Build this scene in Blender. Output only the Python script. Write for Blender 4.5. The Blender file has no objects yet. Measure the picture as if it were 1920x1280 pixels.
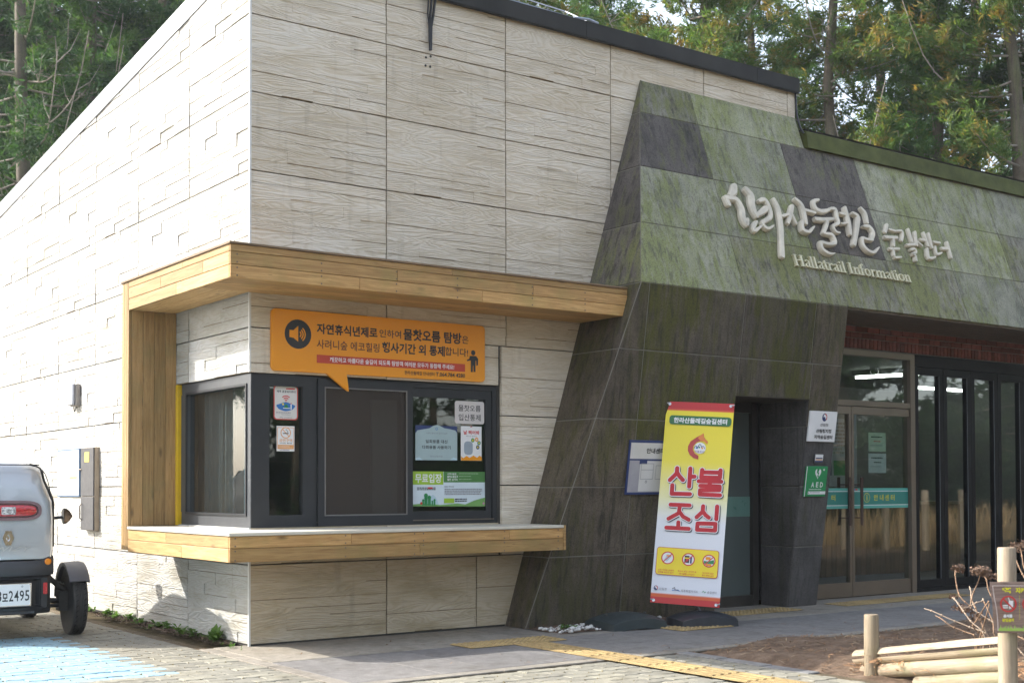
import bpy, bmesh, math, random
import numpy as np
from mathutils import Vector, Matrix

random.seed(7); rng = np.random.default_rng(7)
SC = bpy.context.scene
COL = SC.collection
R = math.radians

# ------------------------------------------------------------------ camera, sky, sun, exposure
CAM = np.array((-4.118, -9.068, 1.1936)); FPX = 2415.6; CYP = 855.3
YAW, PITCH, ROLL = 0.62754, 0.02448, -0.00293
_s, _c = math.sin(YAW), math.cos(YAW)
_r = np.array((_c, -_s, 0.)); _f = np.array((_s, _c, 0.)); _u = np.array((0, 0, 1.))
_f2 = _f*math.cos(PITCH)+_u*math.sin(PITCH); _u2 = _u*math.cos(PITCH)-_f*math.sin(PITCH)
_r3 = _r*math.cos(ROLL)+_u2*math.sin(ROLL); _u3 = _u2*math.cos(ROLL)-_r*math.sin(ROLL)
cd = bpy.data.cameras.new('camera'); camera = bpy.data.objects.new('camera', cd); COL.objects.link(camera)
cd.sensor_width = 36; cd.lens = FPX/1920*36; cd.shift_y = (CYP-640)/1920; cd.clip_start = .1; cd.clip_end = 500
m = Matrix.Identity(4)
for i in range(3):
    m[i][0], m[i][1], m[i][2], m[i][3] = _r3[i], _u3[i], -_f2[i], CAM[i]
camera.matrix_world = m
SC.camera = camera

SUN_EL, SUN_ROT = R(37.0), R(-45.0)
world = bpy.data.worlds.new('World'); SC.world = world; world.use_nodes = True
nt = world.node_tree; bg = nt.nodes['Background']; sky = nt.nodes.new('ShaderNodeTexSky')
sky.sky_type = 'NISHITA'; sky.sun_disc = False; sky.sun_elevation = SUN_EL; sky.sun_rotation = SUN_ROT
sky.air_density = 1.0; sky.dust_density = 2.5; sky.ozone_density = 1.0
hs = nt.nodes.new('ShaderNodeHueSaturation'); hs.inputs['Saturation'].default_value = .55     # thin high haze: a paler sky
nt.links.new(sky.outputs[0], hs.inputs['Color']); nt.links.new(hs.outputs[0], bg.inputs[0]); bg.inputs[1].default_value = 0.14
sl = bpy.data.lights.new('sun', 'SUN'); sl.energy = 2.05; sl.angle = R(.5); sl.color = (1, .955, .88)
sun = bpy.data.objects.new('sun', sl); COL.objects.link(sun); sun.location = (-20, 20, 22)
sun.rotation_euler = Vector((1, -1, -1.07)).to_track_quat('-Z', 'Y').to_euler()
vs = SC.view_settings; vs.view_transform = 'Standard'; vs.look = 'None'; vs.gamma = 1; vs.use_curve_mapping = False
vs.exposure = 2.05
cd.dof.use_dof = True; cd.dof.focus_distance = 11.5; cd.dof.aperture_fstop = 3.6
SC.cycles.max_bounces = 8; SC.cycles.transparent_max_bounces = 12

# ------------------------------------------------------------------ measuring: a photograph pixel to a point of a known plane
def ray(x, y): return _f2+_r3*(x-960)/FPX-_u3*(y-CYP)/FPX
def plane(x, y, n, d):
    n = np.array(n, float); r = ray(x, y); return CAM+(d-n@CAM)/(n@r)*r
def PX(x, y, v=0.): return plane(x, y, (1, 0, 0), v)
def PY(x, y, v=0.): return plane(x, y, (0, 1, 0), v)
def PZ(x, y, v=0.): return plane(x, y, (0, 0, 1), v)
def proj(P):
    d = np.asarray(P, float)-CAM; z = d@_f2; return 960+FPX*(d@_r3)/z, CYP-FPX*(d@_u3)/z, z

# ------------------------------------------------------------------ materials
def sock(n, *names):
    for k in names:
        if k in n.inputs: return n.inputs[k]
def base_mat(name, rough=.6, metal=0., spec=None):
    m = bpy.data.materials.new(name); m.use_nodes = True
    b = m.node_tree.nodes['Principled BSDF']
    b.inputs['Roughness'].default_value = rough; b.inputs['Metallic'].default_value = metal
    if spec is not None: b.inputs['Specular IOR Level'].default_value = spec
    return m, m.node_tree, b
class NB:
    """small node builder"""
    def __init__(s, nt): s.t = nt; s.co = None
    def n(s, typ, **kw):
        x = s.t.nodes.new('ShaderNode'+typ)
        for k, v in kw.items(): setattr(x, k, v)
        return x
    def l(s, a, b): s.t.links.new(a, b)
    def coords(s, scale=(1, 1, 1), per_obj=True):
        tc = s.n('TexCoord'); mp = s.n('Mapping'); mp.inputs['Scale'].default_value = scale
        s.l(tc.outputs['Object'], mp.inputs['Vector'])
        if per_obj:
            oi = s.n('ObjectInfo'); mu = s.n('Math', operation='MULTIPLY'); mu.inputs[1].default_value = 37.
            s.l(oi.outputs['Random'], mu.inputs[0]); s.l(mu.outputs[0], mp.inputs['Location'])
        return mp.outputs[0]
    def noise(s, vec, scale, detail=4, rough=.55, dist=0.):
        x = s.n('TexNoise'); x.inputs['Scale'].default_value = scale; x.inputs['Detail'].default_value = detail
        x.inputs['Roughness'].default_value = rough; x.inputs['Distortion'].default_value = dist
        if vec is not None: s.l(vec, x.inputs['Vector'])
        return x.outputs['Fac']
    def ramp(s, fac, stops, interp='LINEAR'):
        x = s.n('ValToRGB'); r = x.color_ramp; r.interpolation = interp
        while len(r.elements) < len(stops): r.elements.new(.5)
        for e, (p, c) in zip(r.elements, stops):
            e.position = p; e.color = (*c, 1) if len(c) == 3 else c
        s.l(fac, x.inputs['Fac']); return x.outputs['Color']
    def mix(s, fac, a, b, mode='MIX'):
        x = s.n('Mix', data_type='RGBA', blend_type=mode)
        for k, v in ((0, fac), (6, a), (7, b)):
            if hasattr(v, 'is_linked') or hasattr(v, 'links'): s.l(v, x.inputs[k])
            elif k == 0: x.inputs[0].default_value = v
            else: x.inputs[k].default_value = (*v, 1)
        return x.outputs[2]
    def math(s, op, a, b=None):
        x = s.n('Math', operation=op)
        for i, v in enumerate((a, b)):
            if v is None: continue
            if isinstance(v, (int, float)): x.inputs[i].default_value = v
            else: s.l(v, x.inputs[i])
        return x.outputs[0]
    def bump(s, h, strength, dist=.01, normal=None):
        x = s.n('Bump'); x.inputs['Strength'].default_value = strength; x.inputs['Distance'].default_value = dist
        s.l(h, x.inputs['Height'])
        if normal is not None: s.l(normal, x.inputs['Normal'])
        return x.outputs[0]
    def objrand(s): return s.n('ObjectInfo').outputs['Random']
MC = {}
def mat(name, col, rough=.6, var=.12, scale=6., bump=0., bscale=60., metal=0., objvar=0., spec=None):
    """plain painted/plastic/metal surface with grain, wear and a little relief"""
    if name in MC: return MC[name]
    m, t, b = base_mat(name, rough, metal, spec); k = NB(t); v = k.coords()
    dk = tuple(c*(1-var) for c in col); lt = tuple(min(1, c*(1+var)) for c in col)
    c = k.ramp(k.noise(v, scale, 5), [(.3, dk), (.7, lt)])
    if objvar:
        c = k.mix(1., c, k.ramp(k.objrand(), [(0, (1-objvar,)*3), (1, (1+objvar,)*3)]), 'MULTIPLY')
    k.l(c, b.inputs['Base Color'])
    rr = k.noise(v, scale*2.3, 3); k.l(k.math('ADD', k.math('MULTIPLY', rr, .2), rough-.1), b.inputs['Roughness'])
    if bump: k.l(k.bump(k.noise(v, bscale, 5), bump), b.inputs['Normal'])
    MC[name] = m; return m
def wood_mat(name, light, dark, axis=0, knots=True, rough=.62, mottle=None):
    """sawn timber: grain lines along one axis, knots, board to board variation"""
    if name in MC: return MC[name]
    m, t, b = base_mat(name, rough); k = NB(t)
    sc = [14, 14, 14]; sc[axis] = .9
    v = k.coords(sc); g = k.noise(v, 3.5, 5, .6, .8)
    c = k.ramp(g, [(.33, dark), (.5, tuple((a+b_)/2 for a, b_ in zip(light, dark))), (.66, light)])
    if knots:
        sk = [6.5, 6.5, 6.5]; sk[axis] = 2.2
        vo = k.n('TexVoronoi'); vo.inputs['Scale'].default_value = 1.; vo.inputs['Randomness'].default_value = 1
        k.l(k.coords(sk), vo.inputs['Vector'])
        kf = k.ramp(vo.outputs['Distance'], [(.03, (1, 1, 1)), (.13, (0, 0, 0))])
        c = k.mix(kf, c, tuple(x*.45 for x in dark))
    if mottle: c = k.mix(k.ramp(k.noise(k.coords((1, 1, 1)), 3, 4), [(.5, (0, 0, 0)), (.75, (.8, .8, .8))]), c, mottle)
    c = k.mix(1., c, k.ramp(k.objrand(), [(0, (.70, .70, .64)), (.5, (.98, .95, .90)), (1, (1.22, 1.20, 1.15))]), 'MULTIPLY')
    cr = k.ramp(k.noise(k.coords([x*2.2 for x in sc]), 3., 3, .7, .4), [(.62, (0, 0, 0)), (.68, (.7, .7, .7))])
    c = k.mix(cr, c, tuple(x*.5 for x in dark))
    k.l(c, b.inputs['Base Color']); k.l(k.bump(g, .35, .005), b.inputs['Normal'])
    MC[name] = m; return m
def glass_mat(name, tint=(1, 1, 1), dirt=0., refl=1.):
    if name in MC: return MC[name]
    m = bpy.data.materials.new(name); m.use_nodes = True; t = m.node_tree; k = NB(t)
    for n_ in list(t.nodes):
        if n_.type == 'BSDF_PRINCIPLED': t.nodes.remove(n_)
    out = [n_ for n_ in t.nodes if n_.type == 'OUTPUT_MATERIAL'][0]
    tr = k.n('BsdfTransparent'); tr.inputs[0].default_value = (*tint, 1)
    gl = k.n('BsdfGlossy'); gl.inputs['Roughness'].default_value = .015; gl.inputs[0].default_value = (.95, .97, .96, 1)
    fr = k.n('Fresnel'); fr.inputs['IOR'].default_value = 1.52
    mx = k.n('MixShader'); bf = k.math('SUBTRACT', 1., k.n('NewGeometry').outputs['Backfacing']); k.l(k.math('MULTIPLY', k.math('MULTIPLY', fr.outputs[0], 1.8*refl), bf), mx.inputs[0]); k.l(tr.outputs[0], mx.inputs[1]); k.l(gl.outputs[0], mx.inputs[2])
    sh = mx.outputs[0]
    if dirt:
        df = k.n('BsdfDiffuse'); df.inputs[0].default_value = (.6, .6, .58, 1); m2 = k.n('MixShader')
        v = k.coords(); a = k.ramp(k.noise(v, 70, 3), [(.56, (0, 0, 0)), (.7, (1, 1, 1))]); a2 = k.ramp(k.noise(v, 3, 4), [(.35, (.25,)*3), (.7, (1,)*3)])
        k.l(k.math('MULTIPLY', k.math('ADD', k.math('MULTIPLY', k.math('MULTIPLY', a, a2), dirt), dirt*.06), 1.), m2.inputs[0]); k.l(sh, m2.inputs[1]); k.l(df.outputs[0], m2.inputs[2]); sh = m2.outputs[0]
    k.l(sh, out.inputs['Surface']); MC[name] = m; return m
def emit_mat(name, col, s):
    m, t, b = base_mat(name, .5); b.inputs['Base Color'].default_value = (*col, 1)
    b.inputs['Emission Color'].default_value = (*col, 1); b.inputs['Emission Strength'].default_value = s; return m

# ------------------------------------------------------------------ mesh building
class MB:
    def __init__(s): s.v = []; s.f = []; s.mi = []; s.cm = 0
    def add(s, vs, fs):
        o = len(s.v); s.v += [tuple(map(float, p)) for p in vs]; s.f += [tuple(i+o for i in f) for f in fs]; s.mi += [s.cm]*len(fs); return s
    def box(s, a, b, M=None):
        (x0, y0, z0), (x1, y1, z1) = a, b
        vs = [(x0, y0, z0), (x1, y0, z0), (x1, y1, z0), (x0, y1, z0), (x0, y0, z1), (x1, y0, z1), (x1, y1, z1), (x0, y1, z1)]
        if M is not None: vs = [tuple(M @ Vector(p)) for p in vs]
        return s.add(vs, [(3, 2, 1, 0), (4, 5, 6, 7), (0, 1, 5, 4), (1, 2, 6, 5), (2, 3, 7, 6), (3, 0, 4, 7)])
    def cbox(s, a, b, c=.004):
        """box with chamfered edges (the 8 corners cut)"""
        (x0, y0, z0), (x1, y1, z1) = a, b
        ring = lambda z, d: [(x0+d, y0, z), (x1-d, y0, z), (x1, y0+d, z), (x1, y1-d, z), (x1-d, y1, z), (x0+d, y1, z), (x0, y1-d, z), (x0, y0+d, z)]
        ins = lambda z: [(x0+c, y0+c, z), (x1-c, y0+c, z), (x1-c, y0+c, z), (x1-c, y1-c, z), (x1-c, y1-c, z), (x0+c, y1-c, z), (x0+c, y1-c, z), (x0+c, y0+c, z)]
        return s.loft([ins(z0), ring(z0+c, c), ring(z1-c, c), ins(z1)])
    def loft(s, rings, cap=True, close=True):
        n = len(rings[0]); vs = [p for r in rings for p in r]; fs = []
        for i in range(len(rings)-1):
            for j in range(n if close else n-1):
                a = i*n+j; b = i*n+(j+1) % n; fs.append((a, b, b+n, a+n))
        if cap: fs.append(tuple(range(n-1, -1, -1))); fs.append(tuple((len(rings)-1)*n+j for j in range(n)))
        return s.add(vs, fs)
    def tube(s, pts, rad, n=8, cap=True):
        pts = [np.asarray(p, float) for p in pts]; rad = [rad]*len(pts) if np.isscalar(rad) else rad
        rings = []; ref = np.array((0, 0, 1.))
        for i, p in enumerate(pts):
            d = pts[min(i+1, len(pts)-1)]-pts[max(i-1, 0)]; d = d/(np.linalg.norm(d)+1e-9)
            if abs(d@ref) > .95: ref = np.array((1., 0, 0)) if abs(d[0]) < .9 else np.array((0, 1., 0))
            a = np.cross(ref, d); a /= np.linalg.norm(a)+1e-9; b = np.cross(d, a); ref = b if abs(d@b) < .5 else ref
            rings.append([tuple(p+rad[i]*(a*math.cos(2*math.pi*k/n)+b*math.sin(2*math.pi*k/n))) for k in range(n)])
        return s.loft(rings, cap)
    def lathe(s, prof, n=16, M=None):
        rings = [[(r*math.cos(2*math.pi*k/n), r*math.sin(2*math.pi*k/n), z) for k in range(n)] for r, z in prof]
        if M is not None: rings = [[tuple(M @ Vector(p)) for p in r] for r in rings]
        return s.loft(rings)
    def slab(s, poly, thick, nrm, ch=.004):
        """flat polygon (outward order) given thickness inwards, with an eased front edge"""
        n = np.asarray(nrm, float); n /= np.linalg.norm(n); P = [np.asarray(p, float) for p in poly]; c = sum(P)/len(P)
        def inset(d):
            o = []
            for i, p in enumerate(P):
                a = P[i-1]-p; b = P[(i+1) % len(P)]-p; a /= np.linalg.norm(a); b /= np.linalg.norm(b)
                o.append(p+(a+b)*d/max(.35, np.linalg.norm(np.cross(a, b))))
            return o
        return s.loft([[tuple(p-n*thick) for p in P], [tuple(p-n*ch) for p in P], [tuple(p) for p in inset(ch)]])
    def build(s, name, mats, parent=None, loc=None, smooth=False, M=None, rot=None):
        me = bpy.data.meshes.new(name); me.from_pydata(s.v, [], s.f)
        for mm in (mats if isinstance(mats, (list, tuple)) else [mats]): me.materials.append(mm)
        if any(s.mi): me.polygons.foreach_set('material_index', s.mi)
        if smooth:
            me.polygons.foreach_set('use_smooth', [True]*len(me.polygons))
            if smooth != 'all': me.set_sharp_from_angle(angle=R(smooth if smooth is not True else 40))
        me.update()
        o = bpy.data.objects.new(name, me); COL.objects.link(o)
        if parent is not None: o.parent = parent
        if loc is not None: o.location = loc
        if rot is not None: o.rotation_euler = rot
        if M is not None: o.matrix_local = M
        return o
def tag(o, label=None, cat=None, group=None, kind=None):
    for k, v in (('label', label), ('category', cat), ('group', group), ('kind', kind)):
        if v: o[k] = v
    return o
def thing(name, label, cat, loc=(0, 0, 0), rot=(0, 0, 0), group=None):
    o = bpy.data.objects.new(name, None); COL.objects.link(o); o.location = loc; o.rotation_euler = rot; o.empty_display_size = .1
    return tag(o, label, cat, group)
def copy_tree(o, parent=None):
    c = o.copy(); COL.objects.link(c); c.parent = parent
    for ch in list(o.children): copy_tree(ch, c)
    return c

# ------------------------------------------------------------------ flat print and lettering (local X right, Z up, facing -Y)
TEXT_LINES = [('2', 0.01), ('3', 0.01), ('4', 0.01), ('5', 0.01), ('9', 0.01), ('No Smoking', 0.01), ('TWIZY', 0.01), ('나부터 플라스틱 줄이기 실천', 0.01), ('담뱃불 버리지 않기', 0.01), ('등산시 성냥, 라이터 등', 0.01), ('물찻오름', 0.01), ('사려니숲 에코힐링', 0.01), ('산과 가까운 곳에서', 0.01), ('산림청', 0.01), ('산불조심', 0.01), ('숲길센터', 0.01), ('은', 0.01), ('인하여', 0.01), ('입산통제', 0.01), ('제주특별자치도', 0.01), ('취사 행위 금지', 0.01), ('탐방시 주의사항', 0.01), ('한라산 둘레길', 0.01), ('한라산둘레길', 0.01), ('한라산둘레길 안내센터', 0.01), ('합니다!', 0.01), ('허가되지 않은', 0.01), ('화기물질 소지금지', 0.01), ('A', 0.02), ('D', 0.02), ('E', 0.02), ('T.064.784 4280', 0.02), ('i', 0.02), ('禁止吸煙', 0.02), ('금연구역', 0.02), ('깨끗하고 아름다운 숲길이 되도록 탐방객 여러분 모두가 동참해 주세요!', 0.02), ('내', 0.02), ('다회용품 사용하기', 0.02), ('무료입장', 0.02), ('물찻오름입구', 0.02), ('사려니숲길', 0.02), ('센', 0.02), ('안', 0.02), ('월든 삼거리', 0.02), ('일회용품 대신', 0.02), ('제주 공공와이파이', 0.02), ('터', 0.02), ('날 찍어봐', 0.03), ('모', 0.03), ('물찻오름 탐방', 0.03), ('산림청지정', 0.03), ('안내센터', 0.03), ('자연휴식년제로', 0.03), ('지역숲길센터', 0.03), ('한라산둘레길숲길센터', 0.03), ('행사기간 외 통제', 0.03), ("'꼭", 0.05), ('금지', 0.05), ('반입금지', 0.05), ('쓰레기', 0.05), ('음식물', 0.05), ("지켜주세요'", 0.05), ('투기금지', 0.05), ('흡연', 0.05)]
TXT = {}; TXO = [None]; TSC = bpy.data.scenes.new('lettering_workbench')
def text_geo(body, bold=0.):
    bold = min((.01, .02, .03, .05), key=lambda v: abs(v-bold)); key = (body, bold)
    if key in TXT: return TXT[key]
    batch = [k for k in TEXT_LINES if k[1] == bold] or [key]
    if key not in batch: batch = [key]
    set_lines([k[0] for k in batch], bold, batch)
    return TXT[key]
def set_lines(lines, bold, keys):
    """typeset many lines at once (one evaluation), then take the rows apart"""
    o = TXO[0]
    if o is None:
        c = bpy.data.curves.new('lettering_workbench', 'FONT'); c.resolution_u = 2; c.fill_mode = 'FRONT'; c.space_line = 4.
        o = TXO[0] = bpy.data.objects.new('lettering_workbench', c); TSC.collection.objects.link(o)
    o.data.body = '\n'.join(lines); o.data.offset = bold; vl = TSC.view_layers[0]; vl.update(); dg = vl.depsgraph
    me = bpy.data.meshes.new_from_object(o.evaluated_get(dg))
    V = np.array([v.co[:2] for v in me.vertices]); F = [tuple(p.vertices) for p in me.polygons]; bpy.data.meshes.remove(me)
    row = np.round((.35-V[:, 1])/4.).astype(int)
    fr = {}
    for f in F: fr.setdefault(int(row[f[0]]), []).append(f)
    for r, k in enumerate(keys):
        fs = fr.get(r, []); ids = sorted({i for f in fs for i in f}); mp = {i: n for n, i in enumerate(ids)}
        TXT[k] = (V[ids] if ids else np.zeros((1, 2)), [tuple(mp[i] for i in f) for f in fs])
def smoothline(pts, n=4):
    pts = [np.asarray(p, float) for p in pts]
    if len(pts) < 3: return pts
    out = []
    for i in range(len(pts)-1):
        p0, p1, p2, p3 = pts[max(i-1, 0)], pts[i], pts[i+1], pts[min(i+2, len(pts)-1)]
        for k in range(n):
            t = k/n; out.append(.5*((2*p1)+(p2-p0)*t+(2*p0-5*p1+4*p2-p3)*t*t+(3*p1-p0-3*p2+p3)*t**3))
    return out+[pts[-1]]
class Print:
    """artwork on a flat face: every colour becomes one thin printed layer"""
    def __init__(s, root, y=0.): s.root = root; s.y = y; s.L = {}; s.lay = 0; s.cnt = 0
    def mb(s, name, m):
        k = (name, m.name)
        if k not in s.L: s.L[k] = (MB(), m, name)
        return s.L[k][0]
    def up(s): s.lay += 1; return s
    def _y(s): s.cnt += 1; return s.y-.0008-.0007*s.lay-.000015*(s.cnt % 40)
    def poly(s, pts, m, name='print'):
        y = s._y(); s.mb(name, m).add([(u, y, v) for u, v in pts], [tuple(range(len(pts)))]); return s
    def rect(s, u0, v0, u1, v1, m, name='print'): return s.poly([(u0, v0), (u1, v0), (u1, v1), (u0, v1)], m, name)
    def rrect(s, u0, v0, u1, v1, r, m, name='print'):
        p = []
        for cx, cy, a0 in ((u1-r, v0+r, -90), (u1-r, v1-r, 0), (u0+r, v1-r, 90), (u0+r, v0+r, 180)):
            p += [(cx+r*math.cos(R(a0+a)), cy+r*math.sin(R(a0+a))) for a in (0, 30, 60, 90)]
        return s.poly(p, m, name)
    def disc(s, u, v, r, m, ry=None, name='print', n=28):
        ry = ry or r; return s.poly([(u+r*math.cos(2*math.pi*k/n), v+ry*math.sin(2*math.pi*k/n)) for k in range(n)], m, name)
    def ring(s, u, v, r, w, m, a0=0, a1=360, name='print', n=28, ry=None):
        ry = ry or r; y = s._y(); vs = []; fs = []
        for k in range(n+1):
            a = R(a0+(a1-a0)*k/n); q = (r-w)/r
            vs += [(u+r*math.cos(a), y, v+ry*math.sin(a)), (u+r*q*math.cos(a), y, v+ry*q*math.sin(a))]
        fs = [(2*k, 2*k+1, 2*k+3, 2*k+2) for k in range(n)]
        s.mb(name, m).add(vs, fs); return s
    def line(s, pts, w, m, name='print', n=4):
        pts = smoothline(pts, n) if len(pts) > 2 else [np.asarray(p, float) for p in pts]; y = s._y(); vs = []
        for i, p in enumerate(pts):
            d = pts[min(i+1, len(pts)-1)]-pts[max(i-1, 0)]; d = d/(np.linalg.norm(d)+1e-9); q = np.array((-d[1], d[0]))*w/2
            vs += [(p[0]+q[0], y, p[1]+q[1]), (p[0]-q[0], y, p[1]-q[1])]
        s.mb(name, m).add(vs, [(2*i, 2*i+1, 2*i+3, 2*i+2) for i in range(len(pts)-1)]); return s
    def text(s, body, u0, v0, u1, v1, m, bold=.012, grow=0., name='lettering'):
        V, F = text_geo(body, bold); lo = V.min(0); hi = V.max(0); d = np.maximum(hi-lo, 1e-6); y = s._y()
        q = (V-lo)/d; u0 -= grow; v0 -= grow; u1 += grow; v1 += grow
        s.mb(name, m).add([(u0+a*(u1-u0), y, v0+b*(v1-v0)) for a, b in q], F); return s
    def greek(s, u0, v0, u1, v1, m, rows=3, seed=1, name='lettering'):
        """lines of print too small to read: broken dark dashes"""
        r = random.Random(seed); h = (v1-v0)/(rows*1.8); y = s._y()
        for i in range(rows):
            v = v1-h*1.8*i-h; u = u0; end = u0+(u1-u0)*r.uniform(.7, 1)
            while u < end:
                w = h*r.uniform(1., 3.2); e = min(u+w, end); b = s.mb(name, m); b.add([(u, y, v), (e, y, v), (e, y, v+h), (u, y, v+h)], [(0, 1, 2, 3)]); u = e+h*.45
        return s
    def done(s):
        return [b.build(nm, m, s.root) for b, m, nm in s.L.values()]

INK = mat('ink_black', (.02, .02, .022), .5, .1); WHT = mat('print_white', (.74, .74, .74), .5, .04); RED = mat('print_red', (.55, .03, .03), .5, .08)
PAPER = mat('paper', (.62, .60, .57), .7, .05); GRN = mat('print_green', (.02, .22, .07), .45, .08); NAVY = mat('print_navy', (.02, .04, .14), .5, .1)
ORG = mat('print_orange', (.78, .29, .003), .5, .05); YEL = mat('print_yellow', (.80, .62, .02), .5, .04); TEAL = mat('print_teal', (.02, .20, .17), .4, .06)
LTEAL = mat('print_pale_teal', (.08, .36, .30), .4, .06); LIME = mat('print_lime', (.30, .48, .03), .5, .06); BLUE = mat('print_blue', (.03, .16, .45), .5, .08)
GREYP = mat('print_grey', (.25, .25, .27), .6, .08); PBLUE = mat('print_pale_blue', (.42, .56, .62), .6, .06)
# ------------------------------------------------------------------ building materials
def cladding(name, lo, mid, hi, dirt):
    m, t, b = base_mat(name, .82, spec=.3); k = NB(t)
    v = k.coords((1, 1, 1))
    n1 = k.noise(k.coords((.75, 1, 6.)), 1.0, 3, .5, .35)
    n2 = k.noise(k.coords((2.2, 1, 22)), 1.0, 3, .55, .3)
    ring = k.math('ADD', k.math('MULTIPLY', k.math('SINE', k.math('MULTIPLY', n1, 150)), .5), .5)
    fine = k.noise(k.coords((5, 5, 90)), 1., 3, .6, .4)
    h = k.math('ADD', k.math('MULTIPLY', k.math('MULTIPLY', ring, k.math('ADD', n2, .15)), .8), k.math('MULTIPLY', fine, .45))
    stain = k.noise(k.coords((.9, .9, 3.5)), 1.6, 5, .6)
    c = k.ramp(stain, [(.3, lo), (.5, mid), (.75, hi)])
    c = k.mix(1., c, k.ramp(h, [(.18, (.91, .885, .83)), (.50, (1, 1, 1))]), 'MULTIPLY')
    streak = k.ramp(k.noise(k.coords((5, 5, .5)), 2.2, 4), [(.60, (0, 0, 0)), (.8, (dirt,)*3)])
    c = k.mix(streak, c, (.36, .31, .235))
    c = k.mix(1., c, k.ramp(k.objrand(), [(0, (.93, .92, .90)), (1, (1.05, 1.05, 1.05))]), 'MULTIPLY')
    k.l(c, b.inputs['Base Color']); k.l(k.bump(h, .6, .010), b.inputs['Normal']); return m
def stone(name, base, moss, dark, mossamt, pits=.6, streakdark=.5, spots=0):
    m, t, b = base_mat(name, .78, spec=.35); k = NB(t); v = k.coords((1, 1, 1))
    c = k.ramp(k.noise(v, 3.2, 7, .68), [(.28, tuple(x*.55 for x in base)), (.5, base), (.72, tuple(x*1.38 for x in base))])
    st = k.noise(k.coords((8, 8, .5), False), 1.5, 6, .66, .5)
    mz = k.noise(k.coords((1, 1, 1), False), 1.1, 5, .6)
    mo = k.ramp(k.math('ADD', k.math('MULTIPLY', st, .6), k.math('MULTIPLY', mz, .5)), [(.61-mossamt*.25, (0, 0, 0)), (.74-mossamt*.25, (.95, .95, .95))])
    c = k.mix(mo, c, moss)
    ds = k.ramp(k.noise(k.coords((9, 9, .55), False), 1.7, 5, .65, .2), [(.53, (0, 0, 0)), (.66, (streakdark,)*3)])
    c = k.mix(ds, c, dark)
    run = k.noise(k.coords((14, 14, .28), False), 1.3, 6, .7, .25)     # rain runs that cross the joints
    c = k.mix(k.ramp(run, [(.55, (0, 0, 0)), (.64, (streakdark*.9,)*3), (.75, (streakdark*.4,)*3)]), c, tuple(x*.8 for x in dark))
    pal = k.ramp(k.noise(k.coords((1.6, 1.6, .5), False), 1.4, 5, .62), [(.52, (0, 0, 0)), (.68, (.55,)*3)])
    c = k.mix(pal, c, tuple(x*1.25 for x in base))
    if spots:                                        # oval blooms of lichen and old wet marks
        v3 = k.n('TexVoronoi'); v3.inputs['Scale'].default_value = 1.55; k.l(k.coords((1.5, 1, .8), False), v3.inputs['Vector'])
        wob = k.math('ADD', v3.outputs['Distance'], k.math('MULTIPLY', k.noise(k.coords((1, 1, 1), False), 30, 3), .05))
        pick = k.ramp(v3.outputs['Color'], [(.45, (0, 0, 0)), (.5, (.75,)*3)])
        c = k.mix(k.mix(1., pick, k.ramp(wob, [(.085, (1, 1, 1)), (.115, (0, 0, 0))]), 'MULTIPLY'), c, dark)
    vo = k.n('TexVoronoi'); vo.inputs['Scale'].default_value = 75; k.l(v, vo.inputs['Vector'])
    sp = k.ramp(k.noise(v, 95, 3, .7), [(.36, (.45,)*3), (.5, (1, 1, 1)), (.72, (1.22,)*3)]); c = k.mix(.8, c, sp, 'MULTIPLY')
    c = k.mix(1., c, k.ramp(k.objrand(), [(0, (.84, .84, .86)), (1, (1.14, 1.14, 1.1))]), 'MULTIPLY')
    k.l(c, b.inputs['Base Color'])
    pit = k.ramp(vo.outputs['Distance'], [(.1, (0, 0, 0)), (.3, (1, 1, 1))])
    h = k.math('ADD', k.math('MULTIPLY', pit, pits*.4), k.noise(v, 60, 5, .65))
    k.l(k.bump(h, .5, .006), b.inputs['Normal']); return m
CLAD = cladding('board_marked_concrete', (.56, .485, .375), (.655, .585, .485), (.69, .635, .55), .45); CLADS = cladding('board_marked_concrete_side', (.36, .34, .29), (.47, .465, .44), (.53, .525, .515), .7); CLADW = cladding('board_marked_concrete_damp_shade', (.38, .315, .205), (.50, .425, .315), (.57, .50, .40), .8); CRUST = mat('dirt_in_groove', (.20, .145, .085), .95, .35, 14)  # CLADS is a cooler, greyer copy for the side wall
ST_LIGHT = stone('stone_pale_mossy', (.285, .285, .215), (.215, .235, .095), (.105, .10, .075), .5, .3, .65, 1)
ST_MID = stone('stone_mid', (.225, .215, .170), (.175, .185, .070), (.075, .068, .052), .5, .4, .75)
ST_DARK = stone('stone_dark', (.112, .098, .086), (.135, .14, .055), (.030, .027, .025), .25, .9, .7)
ST_LOW = stone('stone_basalt', (.098, .079, .058), (.066, .062, .020), (.030, .025, .019), .35, 1., .8)
ST_LOWM = stone('stone_basalt_mossy', (.088, .074, .057), (.068, .068, .012), (.030, .025, .019), .52, 1., .65)
ST_PIL = stone('stone_basalt_grey', (.090, .084, .080), (.055, .053, .03), (.035, .032, .03), .1, .8, .5)
GROUT = mat('grout', (.17, .16, .135), .9, .15, 9); MORTAR = mat('mortar', (.22, .21, .19), .9, .2, 12)
JOINT = mat('joint_shadow_gap', (.045, .043, .038), .9, .15, 9)
WOODX = wood_mat('larch_board', (.53, .33, .130), (.34, .185, .063), 0, mottle=(.29, .22, .07))
WOODY = wood_mat('larch_board_side', (.54, .36, .165), (.38, .22, .085), 1)
WOODZ = wood_mat('larch_board_upright', (.45, .285, .125), (.30, .175, .065), 2, mottle=(.25, .19, .08))
CAPM = mat('dark_cap_metal', (.026, .025, .023), .6, .3, 3, .08, 30, .0, spec=.25); CAPL = mat('pale_cap_metal', (.42, .43, .45), .32, .08, 3, 0, 60, .55)
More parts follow.
